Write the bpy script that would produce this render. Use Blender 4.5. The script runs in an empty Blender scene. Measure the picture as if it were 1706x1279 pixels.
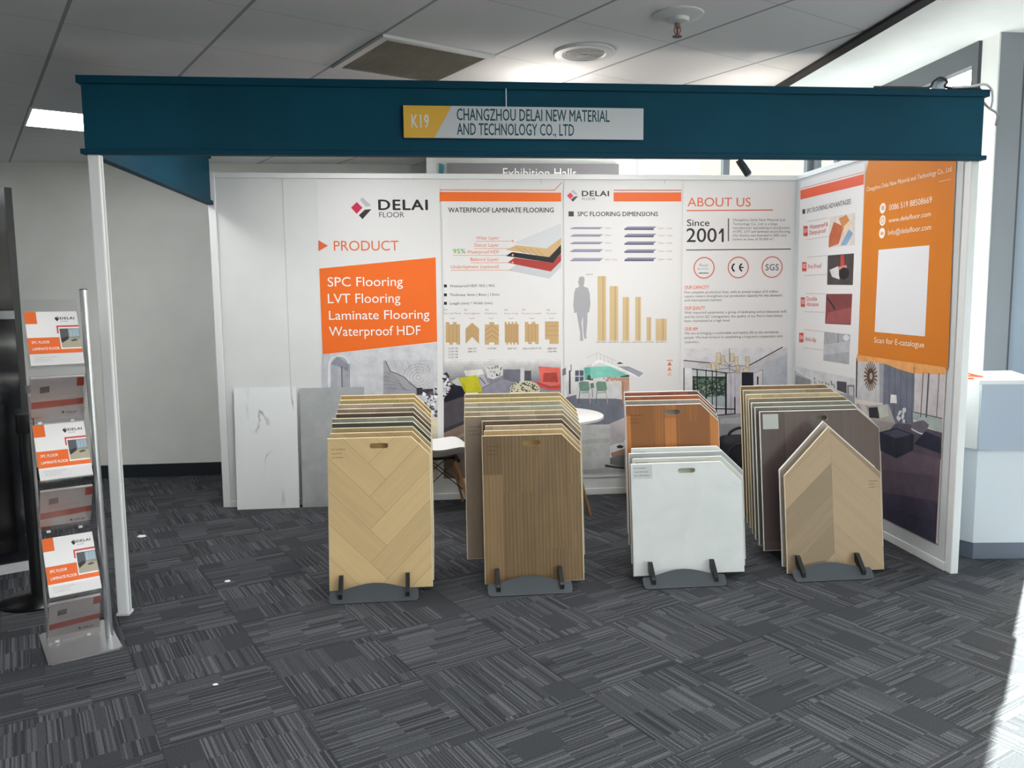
import bpy, bmesh, math, random
from mathutils import Vector, Matrix
EXPOSURE=0.0
SKY=1.1
SUN=85.0
LAMP=20.0
SPOT=7.0
CARPET=('101114', '424447', '7c7d81')
TEAL=('00384c', '024459', '003a4e')
PANEL='e0e1df'
NEARLAMPS=[(1.245, 1.16), (-2.755, 3.16), (3.245, 0.16), (-0.755, -2.84), (5.245, -2.84), (1.245, -4.84), (3.245, 2.16), (-0.755, 4.16), (-4.755, 6.16)]  # last panel is added, unseen, to brighten the left wall and ceiling
ADDEDLAMP=27.0
D=bpy.data; SC=bpy.context.scene; COL=SC.collection
PI=math.pi; rad=math.radians
# ------------------------------------------------------------------ camera
cam=D.cameras.new('camera'); camo=D.objects.new('camera',cam); COL.objects.link(camo)
cam.sensor_width=36; cam.lens=1337.8/1706*36; cam.clip_start=.05; cam.clip_end=200
def cam_axes(yaw,pitch,roll):
    cy,sy=math.cos(yaw),math.sin(yaw)
    f=Vector((sy*math.cos(pitch),cy*math.cos(pitch),-math.sin(pitch))); r=Vector((cy,-sy,0)); u=r.cross(f)
    c,s=math.cos(roll),math.sin(roll)
    return c*r+s*u,-s*r+c*u,f
_r,_u,_f=cam_axes(.0997,.1100,-.0102)
camo.matrix_world=Matrix((( _r.x,_u.x,-_f.x,0),(_r.y,_u.y,-_f.y,0),(_r.z,_u.z,-_f.z,1.5845),(0,0,0,1)))
SC.camera=camo
# ------------------------------------------------------------------ light, exposure
SC.view_settings.view_transform='Standard'; SC.view_settings.look='None'
SC.view_settings.exposure=EXPOSURE; SC.view_settings.gamma=1; SC.view_settings.use_curve_mapping=False
W=D.worlds.new('sky'); SC.world=W; W.use_nodes=True; wn=W.node_tree.nodes; wl=W.node_tree.links
sky=wn.new('ShaderNodeTexSky'); sky.sky_type='NISHITA'; sky.sun_disc=False; sky.sun_elevation=rad(27); sky.sun_rotation=rad(41); sky.air_density=1.2; sky.dust_density=3
mx=wn.new('ShaderNodeMixRGB'); mx.inputs[0].default_value=.45; mx.inputs[2].default_value=(3.0,3.2,3.4,1)
wl.new(sky.outputs[0],mx.inputs[1]); wl.new(mx.outputs[0],wn['Background'].inputs[0]); wn['Background'].inputs[1].default_value=SKY
sun=D.lights.new('sun','SUN'); sun.energy=SUN; sun.angle=rad(.6); sun.color=(1,.95,.88)
suno=D.objects.new('sun',sun); COL.objects.link(suno); suno.location=(8,10,9)
suno.rotation_euler=Vector((-.656*math.cos(rad(27)),-.755*math.cos(rad(27)),-math.sin(rad(27)))).to_track_quat('-Z','Y').to_euler()
try:
    SC.cycles.use_denoising=True; SC.cycles.max_bounces=10; SC.cycles.diffuse_bounces=5; SC.cycles.transparent_max_bounces=24; SC.cycles.sample_clamp_indirect=6; SC.cycles.caustics_reflective=False; SC.cycles.caustics_refractive=False
except Exception: pass
# ------------------------------------------------------------------ materials
def lin(h):
    if not isinstance(h,str): return tuple(h)+((1,) if len(h)==3 else ())
    c=[int(h[i:i+2],16)/255 for i in (0,2,4)]
    return tuple(x/12.92 if x<=.04045 else ((x+.055)/1.055)**2.4 for x in c)+(1,)
MC={}
def mat(h,rough=.6,metal=0,emit=None,est=0,spec=.5,key=None):
    k=key or ('m',h,rough,metal,est,spec)
    if k in MC: return MC[k]
    m=D.materials.new('paint_%s'%(h if isinstance(h,str) else 'rgb')); m.use_nodes=True; b=m.node_tree.nodes['Principled BSDF']
    b.inputs['Base Color'].default_value=lin(h); b.inputs['Roughness'].default_value=rough; b.inputs['Metallic'].default_value=metal; b.inputs['Specular IOR Level'].default_value=spec
    if est: b.inputs['Emission Color'].default_value=lin(emit or h); b.inputs['Emission Strength'].default_value=est
    MC[k]=m; return m
def N(m,t,**kw):
    n=m.node_tree.nodes.new(t)
    for k,v in kw.items():
        if k.startswith('i_'):
            key=k[2:]; key=int(key) if key.isdigit() else key.replace('_',' ')
            n.inputs[key].default_value=v
        else: setattr(n,k,v)
    return n
def K(m,a,b):
    m.node_tree.links.new(a,b)
def mathn(m,op,a,b=None,c=None):
    n=m.node_tree.nodes.new('ShaderNodeMath'); n.operation=op
    for i,x in enumerate((a,b,c)):
        if x is None: continue
        if isinstance(x,(int,float)): n.inputs[i].default_value=x
        else: K(m,x,n.inputs[i])
    return n.outputs[0]
def ramp(m,fac,stops):
    r=N(m,'ShaderNodeValToRGB'); e=r.color_ramp.elements
    while len(e)<len(stops): e.new(.5)
    for q,(p,c) in zip(e,stops): q.position=p; q.color=lin(c)
    K(m,fac,r.inputs[0]); return r.outputs[0]
def newmat(name,rough=.6,spec=.5):
    m=D.materials.new(name); m.use_nodes=True; b=m.node_tree.nodes['Principled BSDF']; b.inputs['Roughness'].default_value=rough; b.inputs['Specular IOR Level'].default_value=spec
    return m,b
def wall_mat(h,name,bump=.02):
    m,b=newmat(name,.7,.3)
    tc=N(m,'ShaderNodeTexCoord'); n=N(m,'ShaderNodeTexNoise',i_Scale=3.0,i_Detail=4.0); K(m,tc.outputs['Object'],n.inputs['Vector'])
    c=lin(h); K(m,ramp(m,n.outputs['Fac'],[(.3,tuple(x*.96 for x in c[:3])),(.7,tuple(min(1,x*1.03) for x in c[:3]))]),b.inputs['Base Color'])
    n2=N(m,'ShaderNodeTexNoise',i_Scale=180.0); K(m,tc.outputs['Object'],n2.inputs['Vector']); bp=N(m,'ShaderNodeBump',i_Strength=bump); K(m,n2.outputs['Fac'],bp.inputs['Height']); K(m,bp.outputs[0],b.inputs['Normal'])
    return m
GRID=rad(28.72)
def carpet_mat():
    m,b=newmat('carpet_tile',.95,.1)
    tc=N(m,'ShaderNodeTexCoord'); mp=N(m,'ShaderNodeMapping'); mp.inputs['Rotation'].default_value=(0,0,-rad(26)); mp.inputs['Scale'].default_value=(2,2,2); mp.inputs['Location'].default_value=(.31,.12,0)
    K(m,tc.outputs['Object'],mp.inputs[0]); sx=N(m,'ShaderNodeSeparateXYZ'); K(m,mp.outputs[0],sx.inputs[0])
    X,Y=sx.outputs[0],sx.outputs[1]
    ix=mathn(m,'FLOOR',X); iy=mathn(m,'FLOOR',Y); fx=mathn(m,'FRACT',X); fy=mathn(m,'FRACT',Y)
    par=mathn(m,'FLOORED_MODULO',mathn(m,'ADD',ix,iy),2.0); inv=mathn(m,'SUBTRACT',1.0,par)
    s=mathn(m,'ADD',mathn(m,'MULTIPLY',fx,par),mathn(m,'MULTIPLY',fy,inv)); t=mathn(m,'ADD',mathn(m,'MULTIPLY',fy,par),mathn(m,'MULTIPLY',fx,inv))
    tid=mathn(m,'ADD',mathn(m,'MULTIPLY',ix,17.3),mathn(m,'MULTIPLY',iy,5.7))
    def wn3(a,bb,c):
        v=N(m,'ShaderNodeCombineXYZ')
        for i,q in enumerate((a,bb,c)): K(m,q,v.inputs[i])
        w=N(m,'ShaderNodeTexWhiteNoise',noise_dimensions='3D'); K(m,v.outputs[0],w.inputs['Vector']); return w.outputs['Value']
    zero=mathn(m,'MULTIPLY',tid,0.0)
    band=mathn(m,'FLOOR',mathn(m,'MULTIPLY',t,4.0))                       # bands across the stripes
    off=wn3(band,tid,mathn(m,'ADD',zero,3.0))
    blk=mathn(m,'FLOOR',mathn(m,'ADD',mathn(m,'MULTIPLY',s,2.7),mathn(m,'MULTIPLY',off,2.0)))
    tone=wn3(band,blk,tid)
    row=mathn(m,'FLOOR',mathn(m,'MULTIPLY',t,84.0)); stripe=wn3(row,blk,tid)
    patch=mathn(m,'GREATER_THAN',tone,.89); patch2=mathn(m,'LESS_THAN',tone,.09)
    dark=mathn(m,'LESS_THAN',stripe,.30); light=mathn(m,'GREATER_THAN',stripe,.80)
    nz=N(m,'ShaderNodeTexNoise',i_Scale=170.0,i_Detail=3.0,i_Roughness=.8); K(m,tc.outputs['Object'],nz.inputs['Vector'])
    v=mathn(m,'ADD',.5,mathn(m,'MULTIPLY',mathn(m,'SUBTRACT',tone,.5),.11))
    keep=mathn(m,'SUBTRACT',1.0,mathn(m,'MAXIMUM',patch,mathn(m,'MULTIPLY',patch2,.7)))
    st=mathn(m,'SUBTRACT',mathn(m,'MULTIPLY',light,.15),mathn(m,'MULTIPLY',dark,.19))
    v=mathn(m,'ADD',v,mathn(m,'MULTIPLY',st,keep)); v=mathn(m,'SUBTRACT',v,mathn(m,'MULTIPLY',patch,.15)); v=mathn(m,'ADD',v,mathn(m,'MULTIPLY',patch2,.06))
    e=mathn(m,'MINIMUM',mathn(m,'MINIMUM',fx,mathn(m,'SUBTRACT',1.0,fx)),mathn(m,'MINIMUM',fy,mathn(m,'SUBTRACT',1.0,fy)))
    v=mathn(m,'SUBTRACT',v,mathn(m,'MULTIPLY',mathn(m,'LESS_THAN',e,.009),.08))
    v=mathn(m,'ADD',v,mathn(m,'MULTIPLY',mathn(m,'SUBTRACT',nz.outputs['Fac'],.5),.75))
    K(m,ramp(m,v,[(0.0,CARPET[0]),(.5,CARPET[1]),(1.0,CARPET[2])]),b.inputs['Base Color'])
    bp=N(m,'ShaderNodeBump',i_Strength=.35,i_Distance=.004); K(m,v,bp.inputs['Height']); K(m,bp.outputs[0],b.inputs['Normal'])
    return m
def ceiling_mat():
    m,b=newmat('ceiling_tile',.85,.2)
    tc=N(m,'ShaderNodeTexCoord'); mp=N(m,'ShaderNodeMapping',vector_type='TEXTURE'); mp.inputs['Rotation'].default_value=(0,0,GRID); mp.inputs['Scale'].default_value=(.6,.6,.6)
    K(m,tc.outputs['Object'],mp.inputs[0]); sx=N(m,'ShaderNodeSeparateXYZ'); K(m,mp.outputs[0],sx.inputs[0])
    def d(o,ph): 
        f=mathn(m,'FRACT',mathn(m,'SUBTRACT',o,ph)); return mathn(m,'MINIMUM',f,mathn(m,'SUBTRACT',1.0,f))
    da=d(sx.outputs[0],.745); db=d(sx.outputs[1],.66)
    ga=mathn(m,'LESS_THAN',da,.013); gb=mathn(m,'LESS_THAN',db,.006)
    n=N(m,'ShaderNodeTexNoise',i_Scale=1.4,i_Detail=2.0); K(m,tc.outputs['Object'],n.inputs['Vector'])
    v=mathn(m,'SUBTRACT',mathn(m,'ADD',.9,mathn(m,'MULTIPLY',n.outputs['Fac'],.1)),mathn(m,'MAXIMUM',mathn(m,'MULTIPLY',ga,.52),mathn(m,'MULTIPLY',gb,.22)))
    K(m,ramp(m,v,[(0.0,'000000'),(1.0,'e0e1e2')]),b.inputs['Base Color'])
    bp=N(m,'ShaderNodeBump',i_Strength=.4,i_Distance=.004); K(m,v,bp.inputs['Height']); K(m,bp.outputs[0],b.inputs['Normal'])
    return m
def wood_mat(name,c1,c2,c3,rough=.5,spread=.5,cath=0.0):
    m,b=newmat(name,rough,.3)
    uv=N(m,'ShaderNodeUVMap'); at=N(m,'ShaderNodeAttribute',attribute_name='tone')
    sc=N(m,'ShaderNodeVectorMath',operation='MULTIPLY'); sc.inputs[1].default_value=(2.2,38,1); K(m,uv.outputs[0],sc.inputs[0])
    n1=N(m,'ShaderNodeTexNoise',i_Scale=1.0,i_Detail=6.0,i_Roughness=.65,i_Distortion=.4); K(m,sc.outputs[0],n1.inputs['Vector'])
    sc2=N(m,'ShaderNodeVectorMath',operation='MULTIPLY'); sc2.inputs[1].default_value=(1.2,9,1); K(m,uv.outputs[0],sc2.inputs[0])
    n2=N(m,'ShaderNodeTexNoise',i_Scale=1.0,i_Detail=3.0,i_Distortion=1.2); K(m,sc2.outputs[0],n2.inputs['Vector'])
    v=mathn(m,'ADD',mathn(m,'MULTIPLY',n1.outputs['Fac'],.55),mathn(m,'MULTIPLY',n2.outputs['Fac'],.35))
    if cath:
        w=N(m,'ShaderNodeTexWave',wave_type='RINGS',rings_direction='Z',i_Scale=1.0,i_Distortion=4.0,i_Detail=3.0); s3=N(m,'ShaderNodeVectorMath',operation='MULTIPLY'); s3.inputs[1].default_value=(1.6,16,1); K(m,uv.outputs[0],s3.inputs[0]); K(m,s3.outputs[0],w.inputs['Vector'])
        v=mathn(m,'ADD',v,mathn(m,'MULTIPLY',mathn(m,'SUBTRACT',w.outputs['Fac'],.5),cath))
    v=mathn(m,'ADD',v,mathn(m,'MULTIPLY',mathn(m,'SUBTRACT',at.outputs['Fac'],.5),spread))
    K(m,ramp(m,v,[(.2,c1),(.5,c2),(.78,c3)]),b.inputs['Base Color'])
    return m
def stone_mat(name,c1,c2,scale=3.0,rough=.45,vein=None):
    m,b=newmat(name,rough,.4)
    tc=N(m,'ShaderNodeTexCoord'); n=N(m,'ShaderNodeTexNoise',i_Scale=scale,i_Detail=7.0,i_Roughness=.6,i_Distortion=.6); K(m,tc.outputs['Object'],n.inputs['Vector'])
    c=ramp(m,n.outputs['Fac'],[(.3,c1),(.7,c2)])
    if vein:
        mp=N(m,'ShaderNodeMapping'); mp.inputs['Rotation'].default_value=(0,rad(33),0); mp.inputs['Scale'].default_value=(2.6,1,.75); K(m,tc.outputs['Object'],mp.inputs[0])
        n2=N(m,'ShaderNodeTexNoise',i_Scale=1.5,i_Detail=5.0,i_Roughness=.5,i_Distortion=.5); K(m,mp.outputs[0],n2.inputs['Vector'])
        r=mathn(m,'ABSOLUTE',mathn(m,'SUBTRACT',n2.outputs['Fac'],.5)); n3=N(m,'ShaderNodeTexNoise',i_Scale=3.2,i_Detail=1.0); K(m,tc.outputs['Object'],n3.inputs['Vector'])
        k=mathn(m,'MULTIPLY',mathn(m,'SUBTRACT',1.0,mathn(m,'MINIMUM',mathn(m,'MULTIPLY',r,70.0),1.0)),mathn(m,'MULTIPLY',mathn(m,'MAXIMUM',mathn(m,'SUBTRACT',n3.outputs['Fac'],.5),0.0),5.0)); k=mathn(m,'MINIMUM',k,.8)
        x=N(m,'ShaderNodeMixRGB'); K(m,k,x.inputs[0]); K(m,c,x.inputs[1]); x.inputs[2].default_value=lin(vein); c=x.outputs[0]
    K(m,c,b.inputs['Base Color']); return m
def brushed_mat(name,h,rough=.3,metal=1.0):
    m,b=newmat(name,rough); b.inputs['Metallic'].default_value=metal; b.inputs['Base Color'].default_value=lin(h)
    tc=N(m,'ShaderNodeTexCoord'); mp=N(m,'ShaderNodeMapping'); mp.inputs['Scale'].default_value=(4,160,4); K(m,tc.outputs['Object'],mp.inputs[0]); n=N(m,'ShaderNodeTexNoise',i_Scale=2.0); K(m,mp.outputs[0],n.inputs['Vector'])
    K(m,mathn(m,'ADD',rough-.08,mathn(m,'MULTIPLY',n.outputs['Fac'],.16)),b.inputs['Roughness']); return m
def clear_mat(name,tint,gloss=.12,rough=.03):
    m=D.materials.new(name); m.use_nodes=True; nt=m.node_tree; nt.nodes.remove(nt.nodes['Principled BSDF'])
    tr=N(m,'ShaderNodeBsdfTransparent'); tr.inputs[0].default_value=lin(tint); gl=N(m,'ShaderNodeBsdfGlossy'); gl.inputs['Roughness'].default_value=rough
    fr=N(m,'ShaderNodeLayerWeight'); mxs=N(m,'ShaderNodeMixShader'); K(m,mathn(m,'ADD',mathn(m,'MULTIPLY',mathn(m,'POWER',fr.outputs['Facing'],4.0),.6),gloss*.2),mxs.inputs[0]); K(m,tr.outputs[0],mxs.inputs[1]); K(m,gl.outputs[0],mxs.inputs[2]); K(m,mxs.outputs[0],nt.nodes['Material Output'].inputs['Surface']); return m
# ------------------------------------------------------------------ mesh helpers
def link(name,me,parent=None,mats=()):
    o=D.objects.new(name,me); COL.objects.link(o)
    if me is not None:
        for q in mats: me.materials.append(q)
    if parent is not None: o.parent=parent
    return o
def obj(name,bm,mats,parent=None,smooth=False,loc=None,rot=None):
    me=D.meshes.new(name); bmesh.ops.recalc_face_normals(bm,faces=bm.faces)
    if smooth:
        for f in bm.faces: f.smooth=True
    bm.to_mesh(me); bm.free()
    o=link(name,me,parent,mats if isinstance(mats,(list,tuple)) else [mats])
    if smooth:
        try: me.set_sharp_from_angle(angle=rad(35))
        except Exception: pass
    if loc: o.location=loc
    if rot: o.rotation_euler=rot
    return o
def tag(o,label=None,cat=None,group=None,kind=None):
    if label: o['label']=label
    if cat: o['category']=cat
    if group: o['group']=group
    if kind: o['kind']=kind
    return o
def thing(name,label,cat,loc=(0,0,0),rz=0,group=None):
    o=D.objects.new(name,None); COL.objects.link(o); o.location=loc; o.rotation_euler=(0,0,rz); o.empty_display_size=.1
    return tag(o,label,cat,group)
def struct(name,bm,m,**k): return tag(obj(name,bm,m,**k),kind='structure')
def box(bm,x0,y0,z0,x1,y1,z1,mi=0,bevel=0):
    vs=[bm.verts.new((x,y,z)) for z in (z0,z1) for y in (y0,y1) for x in (x0,x1)]
    fs=[bm.faces.new([vs[i] for i in q]) for q in ((0,2,3,1),(4,5,7,6),(0,1,5,4),(2,6,7,3),(0,4,6,2),(1,3,7,5))]
    for f in fs: f.material_index=mi
    if bevel: 
        es=list({e for f in fs for e in f.edges}); bmesh.ops.bevel(bm,geom=es,offset=bevel,segments=2,affect='EDGES',profile=.5)
    return vs
def BX(*a,**k): bm=bmesh.new(); box(bm,*a,**k); return bm
def prism(bm,pts,axis,a,b,mi=0):
    # extrude the 2-D outline pts along an axis (0 x, 1 y, 2 z) from a to b
    def P(p,h):
        q=list(p); q.insert(axis,h); return q
    A=[bm.verts.new(P(p,a)) for p in pts]; B=[bm.verts.new(P(p,b)) for p in pts]; n=len(pts)
    fs=[bm.faces.new(A),bm.faces.new(B[::-1])]+[bm.faces.new((A[i],B[i],B[(i+1)%n],A[(i+1)%n])) for i in range(n)]
    for f in fs: f.material_index=mi
    return fs
def PR(*a,**k): bm=bmesh.new(); prism(bm,*a,**k); return bm
def tube(bm,pts,r,n=12,cap=True,r2=None,mi=0):
    pts=[Vector(p) for p in pts]; rings=[]; up=None
    for i,p in enumerate(pts):
        d=(pts[min(i+1,len(pts)-1)]-pts[max(i-1,0)]).normalized()
        if up is None: up=Vector((0,0,1)) if abs(d.z)<.9 else Vector((1,0,0))
        s=d.cross(up).normalized(); up=s.cross(d).normalized()
        rr=r if r2 is None else r+(r2-r)*i/(len(pts)-1)
        rings.append([bm.verts.new(p+rr*(math.cos(2*PI*k/n)*s+math.sin(2*PI*k/n)*up)) for k in range(n)])
    for a,b in zip(rings,rings[1:]):
        for k in range(n): bm.faces.new((a[k],a[(k+1)%n],b[(k+1)%n],b[k])).material_index=mi
    if cap: bm.faces.new(rings[0][::-1]).material_index=mi; bm.faces.new(rings[-1]).material_index=mi
def TB(*a,**k): bm=bmesh.new(); tube(bm,*a,**k); return bm
def lathe(bm,prof,n=32,c=(0,0,0),mi=0):
    rings=[[bm.verts.new((c[0]+r*math.cos(2*PI*k/n),c[1]+r*math.sin(2*PI*k/n),c[2]+z)) for k in range(n)] if r>1e-6 else [bm.verts.new((c[0],c[1],c[2]+z))] for r,z in prof]
    for a,b in zip(rings,rings[1:]):
        for k in range(n):
            q=[a[k%len(a)],a[(k+1)%n%len(a)],b[(k+1)%n%len(b)],b[k%len(b)]]
            q=list(dict.fromkeys(q))
            if len(q)>2: bm.faces.new(q).material_index=mi
def LA(*a,**k): bm=bmesh.new(); lathe(bm,*a,**k); return bm
def smooth_path(pts,n=8):
    P=[Vector(p) for p in pts]; P=[2*P[0]-P[1]]+P+[2*P[-1]-P[-2]]; out=[]
    for i in range(1,len(P)-2):
        for k in range(n):
            t=k/n; a,b,c,d=P[i-1:i+3]; out.append(.5*((2*b)+(c-a)*t+(2*a-5*b+4*c-d)*t*t+(3*b-a-3*c+d)*t**3))
    return out+[P[-2]]
# lettering with the built-in font, turned into flat mesh
TXC={}
def text_polys(s,bold):
    k=(s,bold)
    if k in TXC: return TXC[k]
    cu=D.curves.new('lettering','FONT'); cu.body=s; cu.size=1; cu.resolution_u=4 if len(s)<22 else 2; cu.fill_mode='FRONT'
    if bold==3: cu.space_character=1.12
    o=D.objects.new('lettering',cu); COL.objects.link(o); dg=bpy.context.evaluated_depsgraph_get(); dg.update(); me=D.meshes.new_from_object(o.evaluated_get(dg))
    vs=[(v.co.x,v.co.y) for v in me.vertices]; fs=[tuple(p.vertices) for p in me.polygons]
    D.objects.remove(o); D.curves.remove(cu); D.meshes.remove(me)
    TXC[k]=(vs,fs); return TXC[k]
CAPH=None
def add_text(bm,s,u0,v0,w,cap,bold,put,mi,d):
    """letters in the plane given by put(u,v,d); u0,v0 = left end of the baseline, w = width, cap = capital height"""
    global CAPH
    if CAPH is None: CAPH=max(v[1] for v in text_polys('H',0)[0])
    vs,fs=text_polys(s,bold)
    if not vs: return
    x0=min(v[0] for v in vs); x1=max(v[0] for v in vs); kx=w/(x1-x0); ky=cap/CAPH
    g=(0,.007,.013,.028,.02)[bold]                                       # heavier strokes: the outline again, nudged sideways and up
    for q,(sx,sy) in enumerate(((0,0),) if not bold else ((-g,0),(g,0),(0,-g*.7),(0,g*.7))):
        V=[bm.verts.new(put(u0+(x-x0+sx)*kx,v0+(y+sy)*ky,d+q*.00003)) for x,y in vs]
        for f in fs:
            try: bm.faces.new([V[i] for i in f]).material_index=mi
            except ValueError: pass
def photo_mat(h):
    k=('photo',h)
    if k in MC: return MC[k]
    m,b=newmat('print_'+h,.45,.22); c=lin(h); tc=N(m,'ShaderNodeTexCoord'); n=N(m,'ShaderNodeTexNoise',i_Scale=9.0,i_Detail=6.0,i_Roughness=.7); K(m,tc.outputs['Object'],n.inputs['Vector']); K(m,ramp(m,n.outputs['Fac'],[(.3,tuple(x*.80 for x in c[:3])),(.5,c[:3]),(.72,tuple(min(1,x*1.16+.01) for x in c[:3]))]),b.inputs['Base Color']); MC[k]=m; return m
def art_group(ops,put,paper_rough=.45,d0=.0006,dd=.00004,photo=False):
    bm=bmesh.new(); mats=[]; idx={}
    def mi(c):
        if c not in idx: idx[c]=len(mats); mats.append(photo_mat(c) if photo else mat(c,paper_rough,spec=.22))
        return idx[c]
    d=d0
    for op in ops:
        d+=dd; k=op[0]; i=mi(op[1])
        if k=='P':
            try: bm.faces.new([bm.verts.new(put(u,v,d)) for u,v in op[2]]).material_index=i
            except ValueError: pass
        elif k=='L':
            w=op[2]/2; pts=[Vector(p) for p in op[3]]
            for a,b in zip(pts,pts[1:]):
                t=(b-a)
                if t.length<1e-6: continue
                t.normalize(); n=Vector((-t.y,t.x))*w; e=t*w*.6
                bm.faces.new([bm.verts.new(put(q.x,q.y,d)) for q in (a-n-e,b-n+e,b+n+e,a+n-e)]).material_index=i
        elif k=='E':
            _,c,cx,cy,rx,ry,ring=op; n=36; P=[(cx+rx*math.cos(2*PI*q/n),cy+ry*math.sin(2*PI*q/n)) for q in range(n)]
            if ring:
                Q=[(cx+rx*(1-ring)*math.cos(2*PI*q/n),cy+ry*(1-ring)*math.sin(2*PI*q/n)) for q in range(n)]
                A=[bm.verts.new(put(u,v,d)) for u,v in P]; B=[bm.verts.new(put(u,v,d)) for u,v in Q]
                for q in range(n): bm.faces.new((A[q],A[(q+1)%n],B[(q+1)%n],B[q])).material_index=i
            else: bm.faces.new([bm.verts.new(put(u,v,d)) for u,v in P]).material_index=i
        elif k=='S':
            _,c,n,seed,size,q=op; R=random.Random(seed)
            for j in range(n):
                s,t=R.random(),R.random(); u=(1-t)*((1-s)*q[0][0]+s*q[1][0])+t*((1-s)*q[3][0]+s*q[2][0]); v=(1-t)*((1-s)*q[0][1]+s*q[1][1])+t*((1-s)*q[3][1]+s*q[2][1])
                m=R.choice((4,5,6)); a0=R.random()*6; r=size*(.5+R.random())
                bm.faces.new([bm.verts.new(put(u+r*math.cos(a0+2*PI*h/m)*(.6+.6*R.random()),v+r*math.sin(a0+2*PI*h/m)*(.6+.6*R.random()),d+j*2e-6)) for h in range(m)]).material_index=i
        elif k=='T':
            _,c,s,u,v,w,cap,bold=op; add_text(bm,s,u,v,w,cap,bold,put,i,d)
    for f in bm.faces: f.normal_update()
    return bm,mats
def flat_obj(name,bm,mats,parent):
    me=D.meshes.new(name); bm.to_mesh(me); bm.free(); return link(name,me,parent,mats)
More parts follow.
